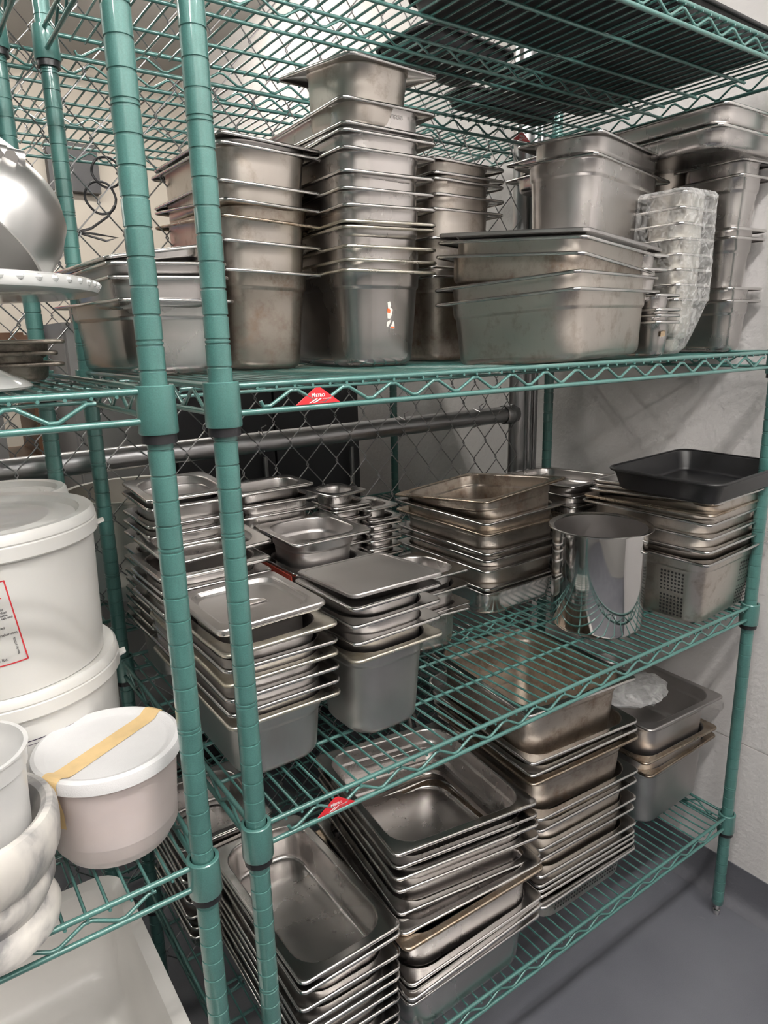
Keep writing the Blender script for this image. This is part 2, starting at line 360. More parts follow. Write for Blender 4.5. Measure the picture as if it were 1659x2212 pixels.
def unit(name, label, x0, x1, y0, y1, levels, badges, post_top=86, group=None):
    u = empty(name, ((x0 + x1) / 2, (y0 + y1) / 2, 0), label, 'shelving unit', group)
    cx, cy = (x0 + x1) / 2, (y0 + y1) / 2
    hw, hd = (x1 - x0) / 2, (y1 - y0) / 2
    if 'post' not in MESHES:
        MESHES['post'] = post_mesh(post_top).mesh('post', MAT['green'], 40)
        f = MB(); f.lathe([(0, 0), (.30, 0), (.34, .12), (.34, .5), (.22, .55), (.22, 1.3), (0, 1.3)], 14); MESHES['foot'] = f.mesh('foot', MAT['steel_rim'])
        c = MB(); c.lathe([(.56, .22), (.70, .22), (.735, .18), (.76, -1.55), (.735, -1.62), (.60, -1.62)], 24); MESHES['collar'] = c.mesh('corner_sleeve', MAT['green'])
        k = MB(); k.lathe([(.52, -1.60), (.66, -1.60), (.67, -1.98), (.52, -1.98)], 22); MESHES['split'] = k.mesh('split_sleeve', MAT['black_plastic'])
    for sx in (-1, 1):
        for sy in (-1, 1):
            p = bpy.data.objects.new('post', MESHES['post']); COL.objects.link(p); p.parent = u; p.location = Vector((sx * hw, sy * hd, 0)) * S; p.rotation_euler[2] = random.uniform(0, 6)
            f = bpy.data.objects.new('foot', MESHES['foot']); COL.objects.link(f); f.parent = p
    for li, z in enumerate(levels):
        m = MB()
        xs0, xs1, e = -hw, hw, .5
        fy = -hd - .1
        for sy in (-1, 1):                       # perimeter rods, front and back, upper and lower
            m.tube([(-hw + .6, sy * (hd + .12), 0), (hw - .6, sy * (hd + .12), 0)], .135, 10)
        for sx in (-1, 1):
            m.tube([(sx * (hw + .12), -hd + .6, 0), (sx * (hw + .12), hd - .6, 0)], .135, 10)
        for yy in (4.7 - hd, 8.6 - hd, 14.9 - hd, 18.9 - hd):
            m.tube([(-hw - .1, yy, -.30), (hw + .1, yy, -.30)], .115, 8)
        n = int((2 * hw - 1.2) / .87); st = (2 * hw - 1.2) / n
        for i in range(n + 1):                   # the deck wires run from front to back
            x = -hw + .6 + i * st
            m.tube([(x, -hd - .27, -.14), (x, hd + .27, -.14)], .072, 6)
        s = m.obj('shelf', MAT['green'], u, (0, 0, z), 50)
        per = st * 3
        for nm, y in (('front_truss', -hd - .12), ('back_truss', hd + .12)):
            t = MB(); t.tube([(-hw + .5, y, -1.12), (hw - .5, y, -1.12)], .135, 10)
            t.tube(zig((-hw, y, 0), (hw, y, 0), -.26, -.99, per, .6 + st * 1.5), .088, 8)
            t.obj(nm, MAT['green'], s, angle=50)
        t = MB()
        for zz in (-.30, -1.12): t.tube([(-hw, 11.4 - hd, zz), (hw, 11.4 - hd, zz)], .11, 8)
        t.tube(zig((-hw, 11.4 - hd, 0), (hw, 11.4 - hd, 0), -.34, -1.04, per, .6 + st * 1.5), .08, 7); t.obj('centre_truss', MAT['green'], s, angle=50)
        for x in (-hw - .12, hw + .12):
            t = MB(); t.tube([(x, -hd + .5, -1.12), (x, hd - .5, -1.12)], .135, 10)
            t.tube(zig((x, -hd, 0), (x, hd, 0), -.2, -.99, 2.55, 1.7), .088, 8); t.obj('side_truss', MAT['green'], s, angle=50)
        for sx in (-1, 1):
            for sy in (-1, 1):
                for key in ('collar', 'split'):
                    c = bpy.data.objects.new('corner_sleeve' if key == 'collar' else 'split_sleeve', MESHES[key]); COL.objects.link(c); c.parent = s; c.location = Vector((sx * hw, sy * hd, 0)) * S
                q = MB()                          # weld beads where the rods meet the sleeve
        if li in badges:
            for bx, by in badges[li]:
                bm_ = MB(); yb = by
                sgn = 1
                tri = [(-1.12, -.98), (1.12, -.98), (.13, -.28), (-.13, -.28)]
                f = bm_.ring([(bx + px_, yb, pz) for px_, pz in tri]); g = bm_.ring([(bx + px_, yb + .06, pz) for px_, pz in tri]); bm_.bridge(f, g); bm_.cap(f); bm_.cap(g, True)
                add_text(bm_, 'M', .24, lambda x, y: (bx - .36 + x, yb - .012, -.68 + y), 1, bold=.008)
                add_text(bm_, 'ETRO', .185, lambda x, y: (bx - .145 + x, yb - .012, -.68 + y), 1, bold=.008)
                add_text(bm_, 'INTERMETRO', .075, lambda x, y: (bx + .20 + x, yb - .012, -.80 + y), 1)
                bm_.m = 1
                for dx, dw in ((-.50, .11), (-.31, .14)):
                    q = bm_.ring([(bx + dx, yb - .012, -.93), (bx + dx + dw, yb - .012, -.93), (bx + dx + dw + .36, yb - .012, -.75), (bx + dx + dw + .25, yb - .012, -.75)]); bm_.cap(q)
                tag(bm_.obj('badge', [MAT['red'], MAT['white_ink']], s, smooth=False), label='red triangular maker badge')
    return u
ZT, ZM, ZB, ZU = 51.95, 31.15, 10.75, 72.0
unit('wire_shelving', 'green wire shelving unit by the right wall, loaded with steel pans', 0, 45.29, 0, 22.84, [ZB, ZM, ZT, ZU],
     {1: [(4.38 - 22.65, -11.42 - .2)], 2: [(4.42 - 22.65, -11.42 - .2)], 3: [(40.4 - 22.65, 11.42 - .14)]})
unit('wire_shelving', 'green wire shelving unit holding white buckets and a cake stand', -48.2, -2.86, -.48, 22.4, [ZB, 31.0, 52.0, ZU], {})
unit('wire_shelving', 'green wire shelving unit standing behind the chain-link fence', -26.0, 44.2, 26.3, 49.0, [ZB, 33.0, ZU], {})

# ------------------------------------------------------------------ steel pans
def rrect(hx, hy, r, z, n=5):
    r = min(r, hx - .02, hy - .02); pts = []
    for cx, cy, a0 in ((hx - r, hy - r, 0), (-hx + r, hy - r, PI / 2), (-hx + r, -hy + r, PI), (hx - r, -hy + r, 1.5 * PI)):
        for i in range(n + 1):
            a = a0 + PI / 2 * i / n; pts.append((cx + r * math.cos(a), cy + r * math.sin(a), z))
    return pts
PAN = {}
def pan_meshes(lx, ly, d, flange=.5, holes=None, sheet=False, nested=False):
    key = (round(lx, 2), round(ly, 2), round(d, 2), holes, sheet, flange, nested)
    if key in PAN: return PAN[key]
    rnd = random.Random(hash(key) & 0xffff)
    hx, hy, t = lx / 2, ly / 2, .035
    RB = min(1.55, .24 * min(lx, ly)) if not sheet else 1.0
    tp = .048 * d if not sheet else .25 * d
    fr = .55 if d > 3 else .38
    if sheet: fr = .3; flange = .3
    step = d >= 3.6
    bx, by = hx - flange, hy - flange
    prof = []                                  # (inset from the body top, z)
    prof.append((-.10, -.0)); prof.append((-.03, -.035)); prof.append((0, -.11))
    zs = -1.0
    if step:
        prof += [(.03, zs + .12), (.055, zs), (.135, zs - .10), (.15, zs - .16)]
    nw = 3
    ztop, zbot = (zs - .16 if step else -.11), -d + fr
    i0 = .15 if step else 0
    for i in range(1, nw + 1):
        f = i / nw; prof.append((i0 + (tp) * f, ztop + (zbot - ztop) * f))
    for a in (22, 45, 68, 90):
        prof.append((i0 + tp + fr * (1 - math.cos(R(a))), zbot - fr * math.sin(R(a))))
    prof.append((i0 + tp + fr + .5, -d - .0))
    def pts(ins, z, off):
        rb = max(.2, RB + .1 - .55 * max(ins, 0) - (0 if off == 0 else 0))
        return rrect(bx - ins + off, by - ins + off, rb + off, z)
    b = MB()
    inn = [b.ring(pts(i, z + (t if z < -d + .01 else t * .0), 0)) for i, z in prof[::-1]]
    out = [b.ring(pts(i, z - (t * .9 if k < 2 else 0), t)) for k, (i, z) in enumerate(prof)]
    if not nested: b.cap(inn[0])
    for p, q in zip(inn, inn[1:]): b.bridge(p, q)
    b.bridge(inn[-1], out[0])
    for p, q in zip(out, out[1:]): b.bridge(p, q)
    if not nested: b.cap(out[-1], True)
    else: b.bridge(out[-1], inn[0])
    # hand-worn dents: a slow wobble of the walls
    ph = [rnd.uniform(0, 6.3) for _ in range(6)]
    for k, (x, y, z) in enumerate(b.v):
        if z < -.3 and not nested and flange == .5:
            w = .022 * math.sin(x * .9 + ph[0]) * math.sin(z * 1.3 + ph[1]) + .022 * math.sin(y * .8 + ph[2]) * math.cos(z * 1.1 + ph[3])
            L = math.hypot(x, y) or 1
            b.v[k] = (x + w * x / L, y + w * y / L, z)
    mats = 1
    if holes:
        b.m = 1
        def disc(cx, cy, cz, ax):
            r = .10
            q = []
            for i in range(8):
                a = 2 * PI * i / 8
                q.append((cx + r * math.cos(a), cy, cz + r * math.sin(a)) if ax == 'y' else (cx, cy + r * math.cos(a), cz + r * math.sin(a)))
            b.cap(b.ring(q))
        def wall(z): return i0 + tp * (ztop - z) / (ztop - zbot)
        if holes == 'deep':
            for z0 in (-1.5, -3.55):
                for r_ in range(6):
                    z = z0 - r_ * .30; ins = wall(z)
                    for c in range(7):
                        disc(hx * .30 + c * .30 + r_ * .0, -(by - ins + t + .022), z, 'y')
                        disc(-(bx - ins + t + .022), -hy * .30 - c * .30, z, 'x')
        else:
            for r_ in range(3):
                z = -.75 - r_ * .36; ins = wall(z)
                for c in range(24):
                    disc(-bx + 1.6 + c * (2 * bx - 3.2) / 23, -(by - ins + t + .022), z, 'y')
    me = b.mesh('pan_body', MAT['steel'], 50)
    if holes: me.materials.append(MAT['hole'])
    rm = MB(); ro = .5 if not sheet else .9
    if sheet:                                    # rolled bead of a sheet pan
        band = [(-.10, .0, 1.1), (-.06, .05, 1.1), (flange * -.5, .10, 1.05), (-flange + .02, .06, .95), (-flange, -.06, .95), (-flange + .05, -.15, .95), (-.12, -.15, 1.05), (-.07, -.04, 1.1)]
    else:
        band = [(-.10, .0, 0), (-flange + .15, .012, 1), (-flange + .09, .012, 1), (-flange + .02, -.02, 1), (-flange, -.07, 1), (-flange, -.17, 1), (-flange + .045, -.20, 1), (-flange + .07, -.10, 1), (-.12, -.04, 0)]
    rings = []
    for ins, z, o in band:
        rad = (RB + .1 + .1 if o == 0 else (ro - max(0, -ins - flange) - (.0))) if not sheet else RB + max(0, -ins) * .6
        rings.append(rm.ring(rrect(bx - ins, by - ins, rad, z)))
    for p, q in zip(rings, rings[1:] + rings[:1]): rm.bridge(p, q)
    rme = rm.mesh('pan_rim', MAT['steel_rim'], 75)
    PAN[key] = (me, rme); return PAN[key]
def setmat(o, m):
    o.material_slots[0].link = 'OBJECT'; o.material_slots[0].material = MAT[m]
def place(o, p, M=None):
    x, y, z, th, tx, ty = p
    rot = Matrix.Rotation(th, 4, 'Z') @ Matrix.Rotation(tx, 4, 'X') @ Matrix.Rotation(ty, 4, 'Y')
    if M is not None: rot = rot @ M
    o.matrix_basis = Matrix.Translation(Vector((x, y, z)) * S) @ rot
def pan(p, lx, ly, d, label, group, body='steel', rim='steel_rim', name='steel_pan', cat='pan', holes=None, sheet=False, flip=False, flange=.5, nested=False):
    me, rme = pan_meshes(lx, ly, d, flange, holes=holes, sheet=sheet, nested=nested)
    o = bpy.data.objects.new(name, me); COL.objects.link(o); setmat(o, body)
    place(o, p, Matrix.Rotation(PI, 4, 'X') if flip else None)
    r = bpy.data.objects.new('rim', rme); COL.objects.link(r); r.parent = o; setmat(r, rim)
    return tag(o, label, cat, group)
def lid(p, lx, ly, label, name='pan_lid', domed=False, handle=True):
    """flat steel lid: turned-down edge, sunken panel and a strap handle in a dished slot"""
    b = MB(); hx, hy = lx / 2, ly / 2
    prof = [(0, -.16, .45), (0, -.02, .45), (.06, .04, .42), (.48, .06, .5), (.60, .0, .9), (.70, -.20, 1.0), (.85, -.30, 1.0), (1.3, -.33, .9)] if not domed else [(0, -.16, .45), (0, -.02, .45), (.06, .04, .42), (.3, .05, .5), (.36, .02, .5), (.6, .03, .5), (1.2, .06, .5)]
    up = [b.ring(rrect(hx - i, hy - i, r, z)) for i, z, r in prof]
    dn = [b.ring(rrect(hx - i - .04, hy - i - .04, r, z - .045)) for i, z, r in prof]
    for p_, q in zip(up, up[1:]): b.bridge(p_, q)
    for p_, q in zip(dn, dn[1:]): b.bridge(p_, q)
    b.bridge(up[0], dn[0]); b.cap(dn[-1], True)
    c0 = b.ring([(.34 * hx * math.cos(2 * PI * i / 24), .22 * hy * math.sin(2 * PI * i / 24), prof[-1][1]) for i in range(24)])
    if handle:
        c1 = b.ring([(.26 * hx * math.cos(2 * PI * i / 24), .14 * hy * math.sin(2 * PI * i / 24), prof[-1][1] - .4) for i in range(24)])
        b.bridge(c0, c1); b.cap(c1)
    n = len(up[-1])
    # panel between the outer ring and the oval slot
    a, c = up[-1], c0
    ang = lambda i: math.atan2(b.v[i][1] / hy, b.v[i][0] / hx) % (2 * PI)
    cs = sorted(c, key=ang); as_ = sorted(a, key=ang)
    i = j = 0; na, nc = len(as_), len(cs)
    while i < na or j < nc:
        if j >= nc or (i < na and (i + 1) / na <= (j + 1) / nc): b.face((as_[i % na], as_[(i + 1) % na], cs[j % nc])); i += 1
        else: b.face((as_[i % na], cs[(j + 1) % nc], cs[j % nc])); j += 1
    if not handle: b.cap(c0)
    o = b.obj(name, MAT['steel_matte'], angle=16); place(o, p)
    if handle:
        h = MB(); h.box(-.30 * hx, .30 * hx, -.15, .15, prof[-1][1] + .0, prof[-1][1] + .07); h.obj('handle', MAT['steel_rim'], o, smooth=False)
    return tag(o, label, 'lid')
STACKS = {
 'T1': [
  (2.81, 19.19, 56.19, 0.080, 0.006, 0.003, 6.93, 12.75, 4.2, 'pan'),
  (2.74, 18.93, 57.36, 0.017, 0.000, -0.018, 6.93, 12.75, 4.2, 'pan'),
  (2.67, 19.07, 58.12, 0.030, 0.000, -0.030, 6.93, 12.75, 4.2, 'pan'),
  (2.46, 19.42, 58.85, 0.057, -0.000, -0.159, 6.93, 12.75, 4.2, 'pan'),
 ],
 'T2': [
  (9.97, 20.22, 57.97, -0.010, 0.004, 0.029, 6.93, 12.75, 6.1, 'pan'),
  (9.93, 20.25, 59.60, 0.004, -0.000, 0.035, 6.93, 12.75, 6.1, 'pan'),
  (10.09, 20.26, 61.35, -0.009, 0.069, 0.049, 6.93, 12.75, 6.1, 'pan'),
  (10.28, 20.32, 62.34, 0.016, 0.077, 0.042, 6.93, 12.75, 6.1, 'pan'),
  (10.05, 20.09, 62.97, -0.020, 0.019, 0.040, 6.93, 12.75, 6.1, 'pan'),
  (10.11, 20.08, 64.99, 0.000, 0.017, 0.035, 6.93, 12.75, 6.1, 'pan'),
  (10.40, 20.34, 65.51, -0.016, 0.015, 0.057, 6.93, 12.75, 6.1, 'pan'),
 ],
 'T3': [
  (16.76, 16.57, 57.93, -0.070, 0.006, 0.007, 6.93, 12.75, 6.1, 'pan'),
  (16.80, 16.53, 58.51, -0.065, -0.000, 0.003, 6.93, 12.75, 6.1, 'pan'),
  (16.78, 16.54, 59.30, -0.068, -0.000, 0.001, 6.93, 12.75, 6.1, 'pan'),
  (16.68, 16.74, 60.49, -0.045, -0.000, -0.019, 6.93, 12.75, 6.1, 'pan'),
  (16.78, 16.54, 60.77, -0.076, 0.000, -0.013, 6.93, 12.75, 6.1, 'pan'),
  (16.78, 16.60, 61.70, -0.056, 0.000, -0.013, 6.93, 12.75, 6.1, 'pan'),
  (16.73, 16.59, 62.59, -0.069, 0.000, -0.001, 6.93, 12.75, 6.1, 'pan'),
  (16.70, 16.68, 63.56, -0.050, -0.000, -0.003, 6.93, 12.75, 6.1, 'pan'),
  (16.75, 16.55, 64.75, -0.062, -0.000, 0.014, 6.93, 12.75, 6.1, 'pan'),
  (16.76, 16.51, 65.67, -0.066, -0.000, 0.017, 6.93, 12.75, 6.1, 'pan'),
  (16.66, 16.75, 66.10, -0.014, 0.000, 0.015, 6.93, 12.75, 6.1, 'pan'),
  (16.74, 16.54, 67.36, -0.057, -0.000, 0.021, 6.93, 12.75, 6.1, 'pan'),
  (15.88, 13.13, 69.55, 0.102, 0.073, -0.010, 7.00, 7.60, 6.0, 'pan'),
 ],
 'T4': [
  (25.22, 19.59, 58.02, 0.012, 0.002, -0.001, 6.93, 12.75, 6.1, 'pan'),
  (25.18, 19.61, 58.62, 0.006, -0.000, 0.000, 6.93, 12.75, 6.1, 'pan'),
  (25.22, 19.58, 60.59, 0.013, -0.000, 0.000, 6.93, 12.75, 6.1, 'pan'),
  (25.39, 19.35, 62.49, -0.011, -0.000, -0.000, 6.93, 12.75, 6.1, 'pan'),
  (25.43, 19.33, 63.43, 0.008, -0.000, 0.007, 6.93, 12.75, 6.1, 'pan'),
  (25.37, 19.38, 64.43, 0.006, -0.000, 0.011, 6.93, 12.75, 6.1, 'pan'),
  (25.42, 19.32, 64.81, -0.002, -0.000, 0.010, 6.93, 12.75, 6.1, 'pan'),
  (25.38, 19.29, 65.64, -0.011, -0.000, 0.030, 6.93, 12.75, 6.1, 'pan'),
 ],
 'T5': [
  (26.55, 6.36, 56.13, 0.243, -0.046, -0.015, 12.75, 10.38, 4.3, 'pan'),
  (26.63, 6.52, 57.06, 0.254, -0.049, -0.013, 12.75, 10.38, 4.3, 'pan'),
  (26.87, 6.76, 58.27, 0.280, 0.062, 0.041, 12.75, 10.38, 4.3, 'pan'),
  (26.85, 6.49, 59.24, 0.269, 0.063, 0.021, 12.75, 10.38, 4.3, 'pan'),
  (27.15, 6.66, 59.64, 0.266, 0.068, 0.019, 12.75, 10.38, 4.3, 'lid'),
 ],
 'T6': [
  (34.15, 9.18, 65.06, 0.192, 0.026, 0.024, 12.10, 6.60, 5.5, 'pan'),
  (34.32, 9.12, 66.44, 0.205, 0.019, 0.014, 12.10, 6.60, 5.5, 'pan'),
 ],
 'T7': [
  (34.50, 4.38, 54.41, -0.000, 0.002, 0.002, 2.90, 4.20, 2.6, 'pan'),
  (34.48, 4.40, 54.86, -0.000, 0.000, 0.000, 2.90, 4.20, 2.6, 'pan'),
  (34.48, 4.40, 55.25, -0.000, 0.000, 0.000, 2.90, 4.20, 2.6, 'pan'),
  (34.42, 4.49, 56.21, 0.000, -0.000, -0.000, 2.90, 4.20, 2.6, 'pan'),
  (33.31, 4.87, 57.91, 0.000, -0.000, -0.000, 2.90, 4.20, 2.6, 'pan'),
  (33.31, 4.86, 58.82, 0.000, -0.000, -0.000, 2.90, 4.20, 2.6, 'pan'),
 ],
 'T9': [
  (45.09, 11.14, 66.32, -0.099, -0.000, 0.013, 6.00, 6.40, 6.0, 'pan'),
  (45.10, 11.09, 67.32, -0.118, -0.000, 0.014, 6.00, 6.40, 6.0, 'pan'),
  (45.18, 10.96, 68.20, -0.115, -0.000, 0.014, 6.00, 6.40, 6.0, 'pan'),
 ],
 'T11': [
  (42.44, 11.68, 67.18, -0.013, 0.000, -0.000, 10.20, 20.75, 1.2, 'pan'),
  (42.50, 11.57, 68.50, 0.001, -0.000, 0.000, 10.20, 20.75, 1.2, 'pan'),
 ],
 'T10': [
  (45.46, 6.09, 55.94, -0.050, 0.000, -0.000, 4.60, 6.60, 4.0, 'pan'),
  (45.45, 6.12, 56.88, -0.052, -0.000, 0.000, 4.60, 6.60, 4.0, 'pan'),
  (45.40, 6.21, 60.59, -0.057, -0.000, 0.000, 4.60, 6.60, 4.0, 'pan'),
  (45.40, 6.20, 61.24, -0.057, -0.000, 0.000, 4.60, 6.60, 4.0, 'pan'),
  (45.49, 6.04, 64.95, -0.048, -0.000, 0.000, 4.60, 6.60, 4.0, 'pan'),
  (45.50, 6.02, 66.02, -0.047, -0.000, 0.000, 4.60, 6.60, 4.0, 'pan'),
 ],
 'M1': [
  (3.37, 8.72, 35.06, -0.001, -0.002, 0.001, 6.60, 12.60, 4.0, 'pan'),
  (3.35, 8.75, 35.79, 0.008, 0.000, 0.002, 6.60, 12.60, 4.0, 'pan'),
  (3.40, 8.72, 36.61, -0.008, -0.001, -0.002, 6.60, 12.60, 4.0, 'pan'),
  (3.36, 8.73, 37.41, -0.005, -0.003, 0.003, 6.60, 12.60, 4.0, 'pan'),
  (3.38, 8.77, 38.03, -0.004, -0.020, 0.008, 6.60, 12.60, 4.0, 'pan'),
  (3.34, 8.76, 38.85, 0.005, -0.032, -0.011, 6.60, 12.60, 4.0, 'pan'),
  (3.43, 6.55, 39.21, -0.137, -0.124, -0.073, 6.20, 6.30, 4.0, 'lid'),
 ],
 'M2': [
  (3.05, 13.12, 38.79, 0.014, -0.000, -0.000, 6.93, 6.38, 3.8, 'pan'),
  (3.09, 13.10, 39.62, 0.015, -0.000, -0.000, 6.93, 6.38, 3.8, 'pan'),
  (3.06, 13.12, 40.10, 0.014, 0.000, 0.000, 6.93, 6.38, 3.8, 'pan'),
  (3.07, 13.12, 40.88, 0.014, -0.000, -0.000, 6.93, 6.38, 3.8, 'pan'),
  (3.90, 14.70, 41.54, 0.046, 0.063, -0.027, 6.93, 6.38, 2.5, 'pan'),
 ],
 'M3': [
  (3.50, 19.27, 34.97, 0.002, -0.003, -0.003, 6.00, 6.38, 4.0, 'pan'),
  (3.60, 19.34, 35.59, 0.008, 0.000, 0.000, 6.00, 6.38, 4.0, 'pan'),
  (3.61, 19.33, 36.34, 0.007, 0.000, 0.000, 6.00, 6.38, 4.0, 'pan'),
  (3.66, 19.32, 36.93, 0.005, -0.000, -0.000, 6.00, 6.38, 4.0, 'pan'),
  (3.72, 19.31, 37.59, 0.003, 0.000, 0.000, 6.00, 6.38, 4.0, 'pan'),
  (3.74, 19.30, 38.25, 0.002, 0.000, 0.000, 6.00, 6.38, 4.0, 'pan'),
  (3.77, 19.30, 39.18, 0.001, 0.000, 0.000, 6.00, 6.38, 4.0, 'pan'),
  (3.83, 19.28, 39.89, -0.001, 0.000, 0.000, 6.00, 6.38, 4.0, 'pan'),
  (3.93, 19.26, 40.97, -0.005, 0.000, 0.000, 6.00, 6.38, 4.0, 'pan'),
  (3.97, 19.25, 41.77, -0.007, 0.000, 0.000, 6.00, 6.38, 4.0, 'pan'),
  (4.03, 19.23, 42.45, -0.009, 0.000, 0.000, 6.00, 6.38, 4.0, 'pan'),
  (4.07, 19.18, 43.69, -0.010, 0.034, 0.000, 6.00, 6.38, 4.0, 'pan'),
  (4.23, 19.52, 44.21, -0.018, 0.050, -0.007, 6.00, 6.38, 4.0, 'pan'),
 ],
 'M3b': [
  (11.36, 20.25, 41.36, 0.002, 0.000, 0.000, 6.60, 4.30, 4.0, 'pan'),
  (11.41, 20.21, 42.18, 0.002, -0.000, -0.000, 6.60, 4.30, 4.0, 'pan'),
  (11.09, 20.33, 43.19, 0.047, 0.020, -0.000, 6.60, 4.30, 4.0, 'pan'),
 ],
 'M4': [
  (12.22, 15.11, 38.61, -0.005, -0.000, -0.002, 6.40, 6.40, 4.0, 'pan'),
  (12.22, 15.20, 40.65, 0.020, 0.018, 0.003, 6.40, 6.40, 4.0, 'pan'),
 ],
 'M5': [
  (10.25, 5.15, 36.80, 0.028, 0.005, 0.004, 6.50, 6.50, 5.9, 'pan'),
  (10.31, 5.38, 37.73, 0.048, 0.000, 0.005, 6.50, 6.50, 5.9, 'pan'),
  (10.27, 5.36, 38.77, 0.038, -0.000, -0.003, 6.50, 6.50, 5.9, 'pan'),
  (10.31, 5.35, 39.76, 0.044, 0.000, 0.001, 6.50, 6.50, 5.9, 'pan'),
  (10.82, 5.89, 39.63, 0.012, -0.045, 0.008, 6.50, 6.50, 5.9, 'pan_flip'),
 ],
 'M6': [
  (18.67, 12.15, 34.29, -0.049, 0.021, 0.024, 6.93, 6.38, 4.0, 'pan'),
  (19.09, 12.63, 34.21, -0.000, 0.000, 0.000, 6.93, 6.38, 4.0, 'pan'),
  (19.00, 12.71, 35.66, -0.000, -0.000, -0.000, 6.93, 6.38, 4.0, 'pan'),
  (19.08, 12.74, 36.78, -0.018, -0.034, -0.000, 6.93, 6.38, 4.0, 'pan'),
 ],
 'M7a': [
  (18.35, 21.03, 39.57, -0.002, -0.000, -0.000, 3.90, 4.00, 2.5, 'pan'),
  (18.32, 21.04, 40.34, -0.015, -0.000, 0.002, 3.90, 4.00, 2.5, 'pan'),
  (18.33, 21.06, 40.64, -0.005, 0.000, 0.005, 3.90, 4.00, 2.5, 'pan'),
  (17.83, 21.19, 41.68, 0.185, 0.009, 0.006, 3.90, 4.00, 2.5, 'pan'),
 ],
 'M7b': [
  (21.32, 20.58, 36.03, -0.004, -0.000, -0.000, 3.60, 4.00, 2.5, 'pan'),
  (21.25, 20.63, 36.66, -0.005, -0.000, -0.000, 3.60, 4.00, 2.5, 'pan'),
  (21.29, 20.61, 37.37, -0.004, -0.000, -0.000, 3.60, 4.00, 2.5, 'pan'),
  (21.29, 20.60, 38.05, -0.004, -0.000, -0.000, 3.60, 4.00, 2.5, 'pan'),
  (21.30, 20.60, 38.71, -0.004, -0.000, -0.000, 3.60, 4.00, 2.5, 'pan'),
  (21.30, 20.60, 39.11, -0.004, 0.000, 0.000, 3.60, 4.00, 2.5, 'pan'),
  (20.88, 20.74, 40.12, 0.115, 0.012, 0.000, 3.60, 4.00, 2.5, 'pan'),
 ],
 'M8': [
  (30.42, 17.36, 33.51, 0.012, 0.005, -0.004, 9.80, 12.20, 2.5, 'pan'),
  (30.46, 17.41, 33.85, 0.012, 0.000, -0.000, 9.80, 12.20, 2.5, 'pan'),
  (30.46, 17.42, 35.34, 0.011, -0.000, 0.000, 9.80, 12.20, 2.5, 'pan'),
  (30.53, 17.37, 36.23, 0.007, 0.000, 0.000, 9.80, 12.20, 2.5, 'pan'),
  (30.49, 17.38, 36.87, 0.009, 0.008, 0.000, 9.80, 12.20, 2.5, 'pan'),
  (30.56, 17.52, 38.41, 0.011, 0.002, -0.009, 9.80, 12.20, 2.5, 'pan'),
  (30.40, 17.49, 39.44, 0.018, 0.002, -0.028, 9.80, 12.20, 2.5, 'pan'),
  (30.38, 17.54, 40.78, 0.014, -0.111, -0.075, 9.80, 12.20, 4.0, 'pan'),
 ],
 'M9': [
  (40.89, 16.60, 36.97, 0.006, 0.000, -0.000, 8.50, 9.50, 4.0, 'pan'),
  (40.89, 16.61, 37.82, 0.006, -0.000, 0.000, 8.50, 9.50, 4.0, 'pan'),
  (40.89, 16.60, 38.79, 0.006, -0.000, 0.000, 8.50, 9.50, 4.0, 'pan'),
  (40.86, 16.64, 39.71, 0.002, -0.000, 0.000, 8.50, 9.50, 4.0, 'pan'),
  (40.40, 17.16, 40.42, 0.104, -0.021, 0.019, 8.50, 9.50, 4.0, 'pan'),
 ],
 'M10': [
  (41.70, 5.19, 36.80, 0.046, 0.018, -0.017, 10.38, 11.40, 6.0, 'pan'),
  (41.99, 5.42, 37.52, 0.053, -0.000, 0.000, 10.38, 11.40, 6.0, 'pan'),
  (41.78, 5.50, 38.66, 0.075, 0.016, 0.000, 10.38, 11.40, 6.0, 'pan'),
  (41.73, 5.51, 39.79, 0.083, 0.020, -0.000, 10.38, 11.40, 6.0, 'pan'),
  (41.91, 5.49, 40.32, 0.071, -0.011, -0.000, 10.38, 11.40, 6.0, 'pan'),
  (42.31, 5.25, 41.07, 0.046, -0.055, -0.000, 10.38, 11.40, 6.0, 'pan'),
  (42.23, 5.27, 41.45, 0.061, -0.052, -0.000, 10.38, 11.40, 6.0, 'pan'),
  (42.19, 5.29, 41.79, 0.065, -0.047, -0.000, 10.38, 11.40, 6.0, 'pan'),
  (43.15, 4.41, 42.50, -0.110, -0.016, -0.000, 10.38, 11.40, 6.0, 'black'),
 ],
 'B1': [
  (5.26, 6.63, 13.24, -0.021, 0.001, 0.000, 6.93, 12.75, 2.5, 'pan'),
  (5.28, 6.65, 13.86, -0.018, -0.000, -0.000, 6.93, 12.75, 2.5, 'pan'),
  (5.29, 6.64, 14.88, -0.017, -0.000, -0.000, 6.93, 12.75, 2.5, 'pan'),
  (5.30, 6.63, 15.68, -0.017, -0.000, -0.000, 6.93, 12.75, 2.5, 'pan'),
  (5.31, 6.63, 16.47, -0.016, -0.000, -0.000, 6.93, 12.75, 2.5, 'pan'),
  (5.31, 6.62, 17.17, -0.015, -0.000, -0.000, 6.93, 12.75, 2.5, 'pan'),
  (5.39, 6.64, 18.18, -0.021, -0.000, 0.006, 6.93, 12.75, 2.5, 'pan'),
  (5.33, 6.65, 19.44, 0.004, -0.000, -0.002, 6.93, 12.75, 2.5, 'pan'),
  (5.29, 6.71, 20.00, 0.017, 0.004, 0.016, 6.93, 12.75, 2.5, 'pan'),
 ],
 'B2': [
  (14.40, 5.72, 14.73, -0.004, 0.001, -0.023, 11.50, 12.40, 4.0, 'pan'),
  (14.01, 5.26, 15.92, 0.005, -0.001, -0.042, 11.50, 12.40, 4.0, 'pan'),
  (14.49, 5.68, 16.20, -0.012, -0.000, -0.029, 11.50, 12.40, 4.0, 'pan'),
